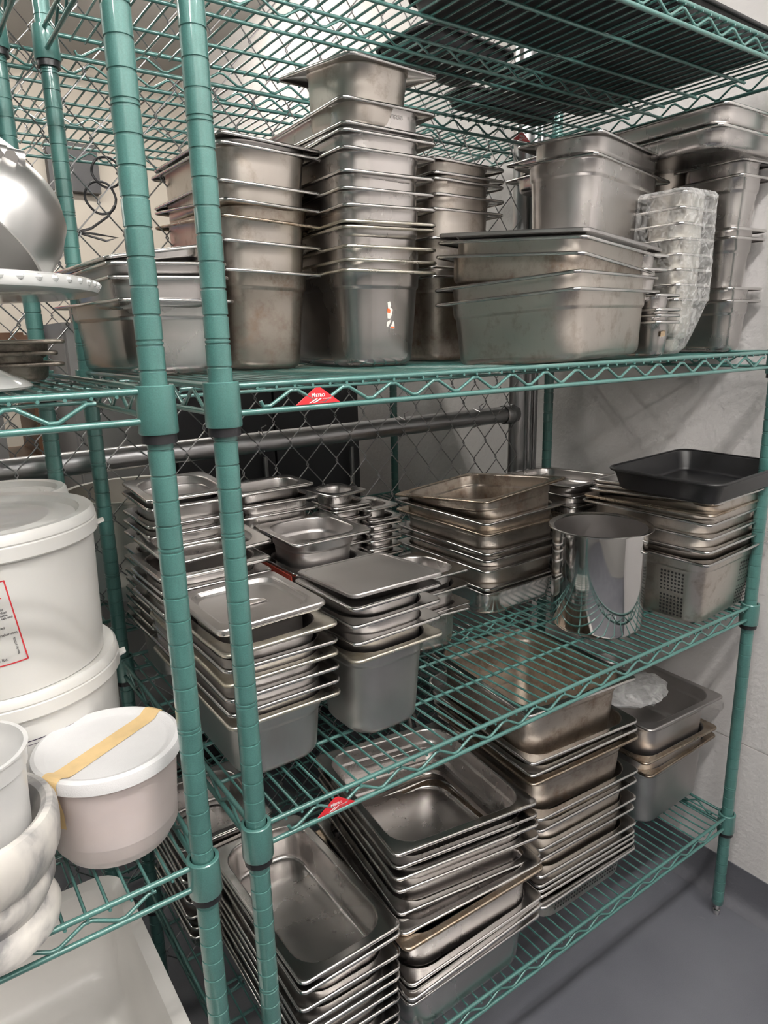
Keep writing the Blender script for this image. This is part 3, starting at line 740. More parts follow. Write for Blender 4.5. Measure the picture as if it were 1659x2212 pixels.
  (14.61, 5.75, 18.66, -0.041, -0.000, -0.025, 11.50, 12.40, 4.0, 'pan'),
  (15.16, 6.32, 18.80, -0.082, 0.000, -0.004, 11.50, 12.40, 4.0, 'pan'),
  (15.95, 7.11, 18.93, -0.128, -0.000, 0.028, 11.50, 12.40, 4.0, 'pan'),
  (16.06, 7.44, 20.26, -0.126, -0.000, 0.037, 11.50, 12.40, 4.0, 'pan'),
  (15.96, 7.40, 21.25, -0.121, -0.000, 0.035, 11.50, 12.40, 4.0, 'pan'),
  (16.11, 7.68, 21.78, -0.116, -0.000, 0.045, 11.50, 12.40, 4.0, 'pan'),
  (16.04, 7.72, 22.72, -0.111, -0.000, 0.046, 11.50, 12.40, 4.0, 'pan'),
 ],
 'B3': [
  (27.57, 7.34, 13.06, -0.021, 0.023, -0.008, 11.10, 12.75, 2.5, 'pan'),
  (28.01, 7.74, 13.31, -0.050, 0.000, 0.000, 11.10, 12.75, 2.5, 'pan'),
  (27.99, 7.76, 13.79, -0.049, 0.000, 0.000, 11.10, 12.75, 2.5, 'pan'),
  (27.98, 7.78, 14.22, -0.049, 0.000, 0.000, 11.10, 12.75, 2.5, 'pan'),
  (28.01, 7.74, 15.04, -0.050, -0.000, -0.000, 11.10, 12.75, 2.5, 'pan'),
  (27.89, 7.92, 16.41, -0.048, -0.000, -0.000, 11.10, 12.75, 2.5, 'pan'),
  (27.94, 7.85, 17.34, -0.048, -0.000, -0.000, 11.10, 12.75, 2.5, 'pan'),
  (27.92, 7.88, 18.93, -0.048, -0.000, -0.000, 11.10, 12.75, 2.5, 'pan'),
  (27.91, 7.84, 19.91, -0.060, -0.000, -0.002, 11.10, 12.75, 2.5, 'pan'),
  (27.69, 7.92, 22.97, -0.092, 0.000, -0.027, 11.10, 12.75, 2.5, 'pan'),
  (27.65, 7.99, 23.68, -0.091, -0.000, -0.027, 11.10, 12.75, 2.5, 'pan'),
  (27.69, 8.10, 24.41, -0.090, -0.000, -0.001, 11.10, 12.75, 2.5, 'pan'),
  (27.53, 8.39, 28.02, -0.087, 0.000, 0.009, 11.10, 12.75, 2.5, 'pan'),
 ],
 'B4': [
  (41.55, 8.73, 17.00, -0.001, -0.030, -0.024, 10.38, 12.75, 6.0, 'pan'),
  (41.22, 8.58, 18.51, -0.044, -0.000, -0.000, 10.38, 12.75, 6.0, 'pan'),
  (41.31, 8.39, 21.70, -0.049, -0.000, -0.000, 10.38, 12.75, 2.5, 'pan'),
 ],
}
EXPOSURE = 0.78
ORD = ['top', 'second from top', 'third from top', 'fourth from top', 'fifth from top', 'sixth from top', 'seventh from top', 'eighth from top', 'ninth from top', 'tenth from top', 'eleventh from top', 'twelfth from top', 'thirteenth from top', 'fourteenth from top']
DESC = {  # where the stack stands, what the group is called, usual body and rim
 'T1': ('in the low top-shelf stack beside the cake stand', 'pans beside the cake stand', 'steel', 'steel_rim'),
 'T2': ('in the top-shelf stack just behind the front post', 'pans behind the front post', 'steel_tan', 'steel_rim'),
 'T3': ('in the tallest tower of the top shelf', 'pans in the tallest tower', 'steel', 'steel_rim'),
 'T4': ('in the stack half hidden right of the tallest tower', 'pans behind the tallest tower', 'steel_tan', 'steel_rim'),
 'T5': ('in the wide stained top-shelf stack', 'pans in the wide top-shelf stack', 'steel_tan', 'steel_rim'),
 'T6': ('of the nested pair standing on the wide stack', 'pair of pans on the wide stack', 'steel', 'steel_rim'),
 'T7': ('in the small stack beside the plastic-wrapped bundle', 'small pans beside the wrapped bundle', 'steel', 'steel_rim'),
 'T8': ('inside the plastic-wrapped bundle', 'pans inside the wrapped bundle', 'pale_metal', 'steel_rim'),
 'T9': ('in the stained stack behind the plastic-wrapped bundle', 'stained pans behind the wrapped bundle', 'steel_tan', 'steel_rim'),
 'T10': ('in the tall top-shelf stack nearest the right wall', 'pans by the right wall', 'steel', 'steel_rim'),
 'T11': ('of two shallow trays under the highest shelf', 'shallow trays under the highest shelf', 'steel', 'steel_rim'),
 'M1': ('in the lidded stack behind the front post', 'pans of the lidded stack', 'steel_matte', 'steel_rim'),
 'M2': ('in the leaning stack behind the lidded pan', 'pans leaning behind the lidded stack', 'steel', 'steel_rim'),
 'M3': ('in the jagged middle-shelf stack near the back post', 'jagged stack near the back post', 'steel_matte', 'steel_rim'),
 'M3b': ('in the short middle-shelf stack against the fence', 'short stack against the fence', 'steel', 'steel_rim'),
 'M4': ('of two pans in mid middle shelf, red-taped one below', 'pans with the red tape', 'steel_matte', 'steel_rim'),
 'M5': ('in the deep stack beside the lidded stack', 'deep pans beside the lidded stack', 'steel_matte', 'steel_rim'),
 'M6': ('in the small stack behind the plain steel lid', 'small pans behind the plain steel lid', 'steel', 'steel_rim'),
 'M7a': ('of tiny pans left of the tiny rust-marked stack', 'tiny pans by the fence', 'steel', 'steel_rim'),
 'M7b': ('in the tiny seven-pan stack by the fence', 'tiny seven-pan stack', 'steel', 'steel_rim'),
 'M8': ('in the brown stack behind the steel pot', 'brown pans behind the pot', 'steel_tan', 'steel_rim'),
 'M9': ('in the shadowed corner stack behind the black pan', 'pans in the back corner', 'steel', 'steel_rim'),
 'M10': ('in the stack under the black pan', 'pans under the black pan', 'steel_tan', 'steel_rim'),
 'B0': ('in the bottom-shelf stack at the back, behind posts', 'bottom-shelf pans at the back', 'steel', 'steel_rim'),
 'B1': ('in the bottom-shelf stack behind the front post', 'bottom-shelf pans behind the front post', 'steel', 'steel_rim'),
 'B2': ('in the skewed bottom-shelf stack', 'skewed bottom-shelf pans', 'steel', 'steel_rim'),
 'B3': ('in the rust-stained bottom-shelf stack', 'rust-stained bottom-shelf pans', 'steel_tan', 'steel_rim'),
 'B4': ('in the bottom-shelf stack nearest the right wall', 'bottom-shelf pans by the wall', 'steel_matte', 'rim_rust'),
}
STACKS['B0'] = [(3.6, 17.6, z, .03 * math.sin(k * 2.1), 0, 0, 6.93, 8.2, 2.5, 'pan') for k, z in enumerate((13.3, 14.1, 15.0, 16.2, 17.1, 17.9, 18.7, 19.6, 20.5))]
STACKS['T8'] = [(38.75 + .05 * math.sin(k * 2), 5.4, 56.0 + 1.04 * k, .02 * math.sin(k), 0, 0, 4.5, 4.3, 4.0, 'pan') for k in range(8)]
STACKS['T9'] = [(44.9, 11.6, 57.9, 0, 0, 0, 5.8, 6.2, 5.9, 'pan'), (44.9, 11.6, 60.5, 0, 0, 0, 5.8, 6.2, 4, 'pan'), (44.9, 11.6, 63.6, 0, 0, 0, 5.8, 6.2, 4, 'pan')] + STACKS['T9']
BODY = {('T1', 2): 'steel_matte', ('T1', 3): 'steel_rim', ('T2', 6): 'steel_matte', ('T9', 0): 'steel_rust', ('T9', 1): 'steel_rust', ('T2', 0): 'steel_rust', ('T2', 3): 'steel_rust', ('T3', 12): 'steel_tan', ('M8', 7): 'steel_rust', ('M8', 0): 'steel_rim', ('B3', 12): 'steel_rust', ('B3', 9): 'steel_rust', ('B3', 8): 'steel_tan', ('M5', 0): 'steel_matte', ('M1', 0): 'steel_matte', ('M10', 7): 'steel_rim', ('M10', 6): 'steel_rim', ('T5', 2): 'steel_rust', ('T4', 0): 'steel_rust'}
RIM = {('T2', 2): 'rim_rust', ('T3', 0): 'rim_cream', ('T3', 1): 'rim_cream', ('T3', 2): 'rim_cream', ('T3', 3): 'rim_cream', ('T3', 4): 'rim_cream', ('M5', 0): 'rim_cream', ('M1', 0): 'rim_cream', ('M1', 3): 'rim_cream', ('M8', 7): 'rim_rust', ('M8', 5): 'rim_rust', ('M10', 4): 'rim_rust', ('B3', 9): 'rim_rust', ('B2', 3): 'rim_rust', ('M1', 5): 'rim_cream', ('B4', 2): 'steel_matte'}
LOOK = {('T1', 3): 'shallow bright steel tray tilted on the low stack beside the cake stand', ('T1', 2): 'shallow steel tray lying flat under the tilted one, beside the cake stand', ('T2', 6): 'shallow steel tray tipped up on the top-shelf stack behind the front post',
 ('T3', 12): 'deep bright-sided steel pan, topmost in the tallest tower of the top shelf', ('T3', 0): 'deep steel pan with a torn sticker, bottom of the tallest tower',
 ('M8', 7): 'browned steel pan tilted on top of the stack behind the steel pot', ('M10', 8): 'black roasting pan lying on top of the stack by the right wall',
 ('M10', 0): 'deep perforated steel pan at the bottom of the stack under the black pan', ('M4', 1): 'deep small steel pan sitting on the red-taped pan, middle shelf', ('M4', 0): 'steel pan with red tape along its rim, under a deep small pan',
 ('M5', 4): 'flat shiny steel lid without a handle on the deep middle-shelf stack', ('M1', 6): 'flat steel lid with a strap handle on the front middle-shelf stack', ('T5', 4): 'flat steel lid under the nested pair, on the wide top-shelf stack',
 ('B1', 8): 'empty long steel pan, topmost behind the front post on the bottom shelf', ('B2', 9): 'empty shiny steel pan, topmost in the skewed bottom-shelf stack', ('B3', 12): 'deep rust-specked steel pan, topmost of the rust-stained bottom-shelf stack',
 ('B4', 2): 'wide steel pan holding a clear plastic bag, bottom shelf by the wall', ('B3', 0): 'shallow perforated steel pan, bottom of the rust-stained bottom-shelf stack', ('T7', 0): 'small steel pan with a worn brown label beside the plastic-wrapped bundle',
 ('B4', 0): 'deep grey steel pan at the bottom of the stack nearest the right wall', ('M2', 4): 'shallow small steel pan tilted on the leaning stack behind the lidded pan'}
DEF_LO = {'B3': 2.5, 'B1': 2.5}
PO = {}
for sn in ('M3b', 'M4', 'M7a', 'M7b', 'M9'):
    while STACKS[sn][0][2] - STACKS[sn][0][8] > ZM + .35:
        q = STACKS[sn][0]; STACKS[sn].insert(0, (q[0], q[1], max(q[2] - 1.05, ZM + q[8] + .02), 0, 0, 0) + q[6:])
for sn, rows in STACKS.items():
    desc, grp, body, rim = DESC[sn]
    zsurf = {'T': ZT, 'M': ZM, 'B': ZB}[sn[0]]
    n = len(rows); prev = None
    pans = [k for k in range(n) if rows[k][9] == 'pan']; last = pans[-1]
    sit = rows[last][2] - max(rows[last][8], 2.5)              # where the uppermost pan's own floor lies
    for i, (x, y, z, th, tx, ty, lx, ly, d, kind) in enumerate(rows):
        key = (sn, i - n + {'M4': 2, 'M7a': 4, 'M7b': 7, 'M9': 5, 'M3b': 3}.get(sn, n))
        gap = 99 if prev is None else z - prev
        prev = z
        if kind in ('pan', 'black'):
            if key == ('T3', 12): d = 3.5
            elif key in (('T1', 2), ('T1', 3), ('T2', 6)): d = .8
            elif i and sn not in ('T11', 'T8') and i != last: d = math.ceil((min(gap, 5) + .5) * 4) / 4
            elif i and sn not in ('T11', 'T8'): d = max(d if d > 2.6 else 2.5, min(6, 2.5 if gap < 1.6 else 4 if gap < 3.2 else 6))
            if sn == 'M10' and i in (5, 6, 7): d = 1.0 if i > 5 else 2.0
            if i == 0 and sn not in ('M2', 'T6', 'T11'): d = min(d, z - zsurf - .0)
        deep = 'nested' if 0 < i < last else 'deep' if d >= 5 else 'plain'
        inner = 0 < i and sn not in ('T11', 'T8') and not (sn == 'M10' and i > 4)
        hollow = inner and i != last and z - d > sit - .1
        label = LOOK.get(key) or f"{deep} steel pan, {'bottom' if i == 0 and n > 2 else ORD[n - 1 - i]} {desc}".replace('top in', 'topmost in').replace('from topmost', 'from top').replace('top of', 'upper one of' if n == 2 else 'topmost of')
        label = label.replace('second from upper one of', 'lower one of').replace('second from top of', 'lower one of' if n == 2 else 'second from top of')
        bo, ri = BODY.get(key, body), RIM.get(key, rim)
        if kind == 'lid':
            PO[key] = lid((x, y, z + .05, th, tx, ty), lx, ly, label) if sn == 'T5' else lid((3.3, 6.55, 40.0, .02, .012, -.012), 6.3, 6.4, label)
        elif kind == 'pan_flip':
            PO[key] = lid((x, y, z + .45, th, tx, ty), lx, ly, label, domed=True, handle=False)
        elif kind == 'black':
            PO[key] = pan((41.2, 3.3, 43.15, .04, R(1), R(-1.2)), 11.6, 9.6, 1.7, label, None, 'black_pan', 'black_pan', name='roasting_pan', sheet=True)
        else:
            sheet = sn == 'M10' and i in (6, 7)
            holes = 'deep' if key == ('M10', 0) else 'low' if key == ('B3', 0) else None
            PO[key] = pan((x, y, z, th, tx, ty), lx, ly, d, label, grp, bo, ri, name='perforated_pan' if holes else 'sheet_pan' if sheet else 'steel_pan', holes=holes, sheet=sheet, flange=1.0 if key in (('T8', 0), ('T3', 12)) else .66 if inner and i == last else .54 if inner else .5, nested=hollow)
# the shallow pan that carries the loose lid on the front middle-shelf stack
pan((3.3, 6.55, 39.8, .02, .012, -.012), 6.1, 6.2, 2.5, 'shallow small steel pan under the strap-handled lid, middle shelf', None, 'steel_matte')
# red tape on a rim, torn sticker, worn label
def on_pan(o, name, mb, mat, label=None):
    c = mb.obj(name, mat, o, smooth=False)
    if label: c['label'] = label
    return c
p = PO[('M4', 0)]; t = MB(); hx = hy = 3.465
t.box(-hx - .025, -hx + .02, -hy + .3, hy - .5, -.62, -.0); on_pan(p, 'tape', t, MAT['red_tape'], 'strip of worn red tape')
p = PO[('T3', 0)]; t = MB(); dz = 5.98
def blob(pts, m): t.m = m; t.cap(t.ring([(x, -(12.75 / 2 - .5 - .15 - .048 * dz * (-1.16 - z) / (dz - .55 - 1.16)) - .075 - .004 * m, z) for x, z in pts]))
blob([(-.12, -1.95), (.08, -1.9), (.16, -2.15), (.10, -2.25), (.22, -2.35), (.30, -2.4), (.22, -2.75), (.10, -3.0), (-.10, -2.95), (-.13, -2.6), (-.06, -2.4)], 0)
blob([(-.13, -2.35), (.02, -2.33), (.12, -2.45), (.10, -2.62), (-.12, -2.6)], 1)
blob([(-.16, -3.2), (.05, -3.08), (.20, -3.05), (.08, -3.3), (-.02, -3.5), (-.16, -3.45)], 0)
blob([(.36, -3.1), (.44, -3.28), (.48, -3.62), (.10, -3.58), (.22, -3.35)], 0)
blob([(.20, -3.46), (.45, -3.48), (.47, -3.6), (.13, -3.57)], 1)
on_pan(p, 'sticker', t, [MAT['paper'], MAT['orange_ink']], 'torn white and orange sticker')
p = PO[('T7', 0)]; t = MB(); yv = -(4.25 / 2 - .5) - .045
t.cap(t.ring([(-.55, yv, -1.1), (.0, yv, -1.05), (.05, yv, -.72), (-.1, yv, -.66), (-.5, yv, -.72)])); on_pan(p, 'label', t, MAT['brown_label'])
p = PO[('T3', 11)]; t = MB(); ye = -(12.75 / 2 - .5) - .045
add_text(t, 'VIGOR', .30, lambda x, y: (.2 + x, ye, -.62 + y)); add_text(t, '188', .22, lambda x, y: (1.6 + x, ye, -.52 + y)); on_pan(p, 'etching', t, MAT['grey_ink'])

# stretch film round the bundle on the top shelf
w = MB(); rnd = random.Random(3); rings = []
def wr(h, z, jit, cx_, cy_):
    pts = rrect(h[0], h[1], .9, z, 9)
    return w.ring([(cx_ + x + rnd.uniform(-jit, jit), cy_ + y + rnd.uniform(-jit, jit), zz + rnd.uniform(-jit, jit)) for x, y, zz in pts])
for z, hx_, hy_, cx_, cy_ in [(52.05, 1.15, 1.1, 37.9, 5.2), (52.5, 1.5, 1.45, 37.95, 5.2), (53.5, 1.75, 1.7, 38.15, 5.25), (54.6, 2.0, 1.95, 38.4, 5.3), (55.6, 2.25, 2.15, 38.65, 5.4), (56.0, 2.36, 2.26, 38.75, 5.4)] + [(56.2 + .35 * k, 2.34 + .02 * (k % 3), 2.24 + .02 * ((k + 1) % 3), 38.75, 5.4) for k in range(20)] + [(63.2, 2.4, 2.3, 38.75, 5.4), (63.45, 2.25, 2.1, 38.75, 5.4), (63.5, 1.5, 1.4, 38.75, 5.4)]:
    rings.append(wr((hx_, hy_), z, .035, cx_, cy_))
for a, c in zip(rings, rings[1:]): w.bridge(a, c)
w.cap(rings[0], True); w.cap(rings[-1])
tag(w.obj('plastic_wrap', MAT['wrap'], angle=60), 'crinkled clear stretch film wrapped around a bundle of small pans', 'plastic wrap')

# clear bag in the wide pan by the wall
w = MB(); rings = []
for k in range(13):
    f = k / 12; s = math.sin(PI * min(max(f, .04), .96)) ** .5
    pts = []
    for i in range(18):
        a = 2 * PI * i / 18
        pts.append((40.2 + (f - .5) * 8.4 + rnd.uniform(-.12, .12), 8.3 + math.cos(a) * 3.4 * s + rnd.uniform(-.15, .15) - (f - .5) * 1.5, 21.6 + math.sin(a) * .95 * s * (1 if math.sin(a) > 0 else .8) + rnd.uniform(-.1, .1)))
    rings.append(w.ring(pts))
for a, c in zip(rings, rings[1:]): w.bridge(a, c)
w.cap(rings[0]); w.cap(rings[-1])
tag(w.obj('plastic_bag', MAT['bag'], angle=40), 'clear plastic bag lying in the wide pan by the wall', 'bag')

# bain-marie pot
o = empty('steel_pot', (32.25, 5.6, ZM), 'tall round polished steel pot standing alone on the middle shelf', 'pot')
b = MB(); ro, h = 3.55, 8.2
b.lathe([(0, .05), (2.6, .05), (3.3, .12), (ro, .5), (ro, 5.2), (ro + .02, h - .55), (ro - .0, h - .1), (ro - .04, h - .1)], 64); b.obj('body', MAT['mirror'], o, angle=40)
b = MB(); b.lathe([(ro - .05, h - .14), (ro - .06, 5), (ro - .06, .55), (3.2, .2), (0, .16)], 64); b.obj('inside', MAT['steel_matte'], o, angle=40)
b = MB(); b.lathe([(ro - .06, h - .12), (ro + .05, h - .06), (ro + .30, h + .02), (ro + .38, h - .02), (ro + .38, h - .10), (ro + .3, h - .12), (ro + .06, h - .16), (ro - .0, h - .22)], 64); b.obj('rim', MAT['steel_rim'], o)

# ------------------------------------------------------------------ dark trays lying on the highest shelf
for x, y, lx, ly, th, lb in [(37.0, 9.2, 13, 17.6, .03, 'black sheet pan on the highest shelf, nearest the right wall'), (23.4, 5.2, 12.6, 10.0, -.05, 'black sheet pan on the highest shelf, over the tallest tower'), (24.6, 14.9, 9, 6.2, .12, 'small black sheet pan at the back of the highest shelf'), (36.0, 20.6, 12, 3.6, .0, 'narrow black tray by the back edge of the highest shelf')]:
    pan((x, y, ZU + 1.0, th, 0, 0), lx, ly, 1.0, lb, None, 'dark_steel', 'dark_steel', name='sheet_pan', sheet=True)

# ------------------------------------------------------------------ left unit: buckets, tub, mortar, cake stand ...
def circ(c, r, M=None): return [Vector((c[0] + r * math.cos(2 * PI * k / 48), c[1] + r * math.sin(2 * PI * k / 48), c[2])) for k in range(48)]
def bucket(loc, rb, rt, h, label, lab=None):
    o = empty('plastic_bucket', loc, label, 'bucket', 'white lidded buckets')
    b = MB(); b.lathe([(0, 0), (rb - .25, 0), (rb, .25), (rt, h - .95), (rt + .02, h - .5), (rt - .08, h - .4), (rt - .1, h - 1.2), (rb - .12, .4), (0, .15)], 56); b.obj('body', MAT['white_plastic'], o)
    l = MB(); l.lathe([(0, h - .30), (rt * .60, h - .30), (rt * .62, h - .24), (rt * .66, h - .24), (rt * .69, h - .34), (rt * .86, h - .34), (rt * .90, h - .05), (rt + .02, h + .02), (rt + .14, h - .10), (rt + .2, h - .42), (rt + .16, h - .5), (rt + .22, h - .55), (rt + .24, h - 1.12), (rt + .17, h - 1.2), (rt + .12, h - 1.1), (rt + .08, h - .5)], 64); L_ = l.obj('lid', MAT['white_plastic'], o)
    a = R(-8); t = MB(); rr = rt + .22
    q = t.ring([(rr * math.cos(a - .07), rr * math.sin(a - .07), h - 1.05), (rr * math.cos(a + .07), rr * math.sin(a + .07), h - 1.05), ((rr + .34) * math.cos(a + .05), (rr + .34) * math.sin(a + .05), h - .95), ((rr + .34) * math.cos(a - .05), (rr + .34) * math.sin(a - .05), h - .95)])
    q2 = t.ring([(x, y, z - .1) for x, y, z in [t.v[i] for i in q]]); t.bridge(q, q2); t.cap(q); t.cap(q2, True); t.obj('pull_tab', MAT['white_plastic'], L_, smooth=False)
    if lab: lab(o, rb, rt, h)
    return o
def label_cheese(o, rb, rt, h):
    b = MB(); a1 = R(LABEL_A)                      # right edge of the label, as an angle round the bucket
    def at(x, y, lift=.02):                        # x inches left of the right edge (negative), y up from the base
        r = rb + (rt - rb) * y / h + lift; a = a1 + (x - .13 * (y - LABEL_Y[0])) / r; return (r * math.cos(a), r * math.sin(a), y + .05 * x)
    def patch(x0, x1, y0, y1, m, lift, n=24):
        b.m = m; lo = b.ring([at(x0 + (x1 - x0) * i / n, y0, lift) for i in range(n + 1)]); hi = b.ring([at(x0 + (x1 - x0) * i / n, y1, lift) for i in range(n + 1)])
        for i in range(n): b.face((lo[i], lo[i + 1], hi[i + 1], hi[i]))
    y0, y1 = LABEL_Y
    patch(-4.5, 0, y0, y0 + .06, 1, .02); patch(-4.5, 0, y1 - .06, y1, 1, .02); patch(-.06, 0, y0, y1, 1, .02, 2)
    H = y1 - y0
    for body, size, xr, fy, m in [('ER', .36, -.34, .80, 1), ('acid', .15, -.40, .655, 2), ('less than', .15, -.28, .62, 2), ('bacteria', .15, -.30, .585, 2), ('of salt and', .15, -.12, .55, 2), ('stored', .15, -.55, .44, 2), ('maker.com', .16, -.12, .355, 2), ('5 lbs.', .20, -.78, .06, 2)]:
        add_text(b, body, size, lambda x, y: at(xr + x, y0 + H * fy + y, .03), m, align='RIGHT', bold=.012 if m == 1 else .002)
    add_text(b, 'Best By: 01/2026', .12, lambda x, y: at(-.28 - y, y0 + H * .10 + x, .03), 2, bold=.002)
    b.obj('label', [MAT['paper'], MAT['red_ink'], MAT['black_ink']], o, smooth=False)['label'] = 'label printed in red and grey'
def label_navy(o, rb, rt, h):
    b = MB(); a1 = R(LABEL_B)
    def at(x, y, lift=.02):
        r = rb + (rt - rb) * y / h + lift; a = a1 + x / r; return (r * math.cos(a), r * math.sin(a), y)
    for x0, x1, ya, yb in [(-3.5, 0, 4.9, 4.95), (-.05, 0, 3.0, 4.95), (-3.5, -.2, 4.72, 4.75), (-.22, -.2, 3.0, 4.75)]:
        n = 16; lo = b.ring([at(x0 + (x1 - x0) * i / n, ya) for i in range(n + 1)]); hi = b.ring([at(x0 + (x1 - x0) * i / n, yb) for i in range(n + 1)])
        for i in range(n): b.face((lo[i], lo[i + 1], hi[i + 1], hi[i]))
    b.obj('label', MAT['navy_ink'], o, smooth=False)['label'] = 'label with a dark blue double border'
LABEL_A, LABEL_Y, LABEL_B = -80, (1.9, 5.8), -66
bucket((-8.43, 11.0, 31.1), 5.1, 5.3, 7.25, 'big white lidded bucket standing under the red-labelled bucket', label_navy)
bucket((-8.7, 10.8, 38.15), 5.05, 5.25, 7.75, 'white lidded bucket with a red-bordered label, on another bucket', label_cheese)
bucket((-6.4, 19.9, 31.1), 3.3, 3.45, 14.2, 'white lidded bucket at the back, behind the red-labelled bucket')

o = empty('plastic_tub', (-5.45, 3.5, 31.1), 'round pinkish white tub with tape across its lid', 'tub')
b = MB(); b.lathe([(0, 0), (2.1, 0), (2.42, .14), (2.62, .55), (2.78, 1.3), (3.0, 4.3), (3.07, 4.5), (2.95, 4.6), (2.9, 4.2), (2.75, .7), (2.4, .2), (0, .12)], 64); b.obj('body', MAT['pink_plastic'], o)
l = MB(); l.lathe([(0, 4.78), (2.55, 4.78), (2.68, 4.82), (2.84, 4.95), (3.02, 5.0), (3.2, 4.92), (3.24, 4.80), (3.26, 4.38), (3.2, 4.35), (3.12, 4.5), (3.0, 4.72)], 72); L_ = l.obj('lid', MAT['lid_plastic'], o)
t = MB(); A = R(30); ca, sa = math.cos(A), math.sin(A); prof = [(-3.09, 2.6), (-3.1, 3.4), (-3.28, 4.30), (-3.285, 4.82), (-3.2, 4.95), (-3.02, 5.02), (-2.84, 4.97), (-2.6, 4.83), (-2.3, 4.80), (2.3, 4.80), (2.6, 4.83), (2.84, 4.97), (3.02, 5.02), (3.2, 4.95), (3.285, 4.82), (3.28, 4.40)]
rows = []
for s_, z in prof:
    k = 5; row = []
    for i in range(k + 1):
        wv = (-.46 + .92 * i / k) * 1.0
        rad = abs(s_); ss = math.copysign(math.sqrt(max(rad * rad - wv * wv, 0)), s_)
        row.append((ss * ca - wv * sa, ss * sa + wv * ca, z + .012))
    rows.append(t.ring(row))
for a, c in zip(rows, rows[1:]):
    for i in range(len(a) - 1): t.face((a[i], a[i + 1], c[i + 1], c[i]))
t.obj('tape', MAT['tape'], o)['label'] = 'strip of yellowed masking tape'

o = empty('marble_mortar', (-11.45, .9, 31.1), 'ridged grey and white marble mortar on the middle shelf', 'mortar')
b = MB(); b.lathe([(r_ * .91, z_ * .98) for r_, z_ in [(0, 0), (2.9, 0), (3.15, .15), (3.22, .55), (3.05, 1.0), (2.82, 1.35), (2.95, 1.6), (3.2, 2.1), (3.18, 2.5), (3.1, 2.75), (3.3, 2.95), (3.6, 3.6), (3.68, 4.4), (3.66, 5.0), (3.5, 5.3), (3.25, 5.35), (3.02, 5.2), (2.85, 4.6), (2.6, 2.8), (2.0, 1.6), (0, 1.3)]], 64); b.obj('bowl', MAT['marble'], o)
o = empty('plastic_container', (-11.2, .9, 32.5), 'clear frosted deli container standing inside the marble mortar', 'container')
b = MB(); b.lathe([(0, 0), (1.85, 0), (1.95, .1), (2.2, 5.6), (2.3, 5.7), (2.33, 6.4), (2.42, 6.45), (2.42, 6.52), (2.26, 6.52), (2.24, 5.75), (2.14, 5.6), (1.88, .16), (0, .08)], 56); b.obj('body', MAT['deli'], o)

# cake stand with a beaded edge
o = empty('cake_stand', (-8.75, 7.2, 52.0), 'white pedestal cake stand with a beaded rim', 'cake stand')
b = MB(); b.lathe([(0, 0), (2.85, 0), (2.95, .1), (2.75, .3), (2.2, .55), (1.5, .95), (1.05, 1.5), (.8, 2.3), (.85, 3.2), (1.2, 3.65), (0, 3.7)], 48); b.obj('pedestal', MAT['porcelain'], o)
b = MB(); b.lathe([(r_ * 1.1, z_ + .32) for r_, z_ in [(0, 3.36), (3, 3.38), (4.9, 3.44), (5.45, 3.56), (5.52, 3.7), (5.5, 4.0), (5.3, 4.1), (5.15, 4.0), (4.9, 3.72), (0, 3.62)]], 72); pl = b.obj('plate', MAT['porcelain'], o)
b = MB()
for k in range(52):
    a = 2 * PI * k / 52; c = (6.0 * math.cos(a), 6.0 * math.sin(a), 4.2); b.lathe([(0, -.14), (.12, -.10), (.17, 0), (.12, .10), (0, .14)], 8, c)
b.obj('beading', MAT['porcelain'], pl)

# brushed bowl with a bolted bracket, lying on the cake stand
o = empty('metal_bowl', (-6.55, 5.9, 58.75), 'brushed steel bowl with a bolted bracket, lying on the cake stand', 'bowl')
prof = [(0, -2.9), (1.0, -2.8), (2.0, -2.4), (2.8, -1.6), (3.25, -.5), (3.36, .6), (3.4, 1.3), (3.55, 1.36), (3.55, 1.55), (3.3, 1.5), (3.22, .6), (3.1, -.45), (2.7, -1.5), (1.9, -2.25), (0, -2.75)]
b = MB(); b.lathe([(r_ * .82, z_ * .82) for r_, z_ in prof], 64, M=Vector((0, 0, -1)).rotation_difference(Vector((.66, .22, .72))).to_matrix()); b.obj('bowl', MAT['brushed'], o)
b = MB(); b.tube([(-1.2, -1.2, 2.2), (.55, -1.3, 2.0)], .42, 20); b.tube([(.55, -1.3, 2.0), (1.15, -1.3, 1.95)], .36, 20); b.obj('bracket', MAT['brushed'], o, angle=40)
for bx, bz in [(-.35, 2.15), (.15, 2.1), (.65, 2.0)]:
    b = MB(); b.tube([(bx, -1.75, bz - .1), (bx + .12, -1.35, bz)], .2, 12); b.tube([(bx - .04, -1.86, bz - .12), (bx, -1.74, bz - .1)], .27, 6); b.obj('bolt', MAT['steel_rim'], o)
b = MB()
q = b.ring([(-2.6, -.9, 2.2), (-.9, -1.0, 2.35), (1.0, -1.1, 2.35), (-1.4, -.9, 4.1)]); q2 = b.ring([(x, y + .4, z) for x, y, z in [b.v[i] for i in q]]); b.bridge(q, q2); b.cap(q); b.cap(q2, True); b.obj('arm', MAT['steel_matte'], o, smooth=False)

# burnt loaf pans behind the cake stand
for k, (z, th) in enumerate([(52.95, .02), (53.5, -.04), (54.05, .05)]):
    pan((-7.6, 16.6, z, th, 0, 0), 8.0, 11.0, .95, ['scorched baking pan, bottom of three behind the cake stand', 'scorched baking pan, middle of three behind the cake stand', 'scorched baking pan, top of three behind the cake stand'][k], 'scorched baking pans', 'burnt', 'burnt', name='baking_pan')

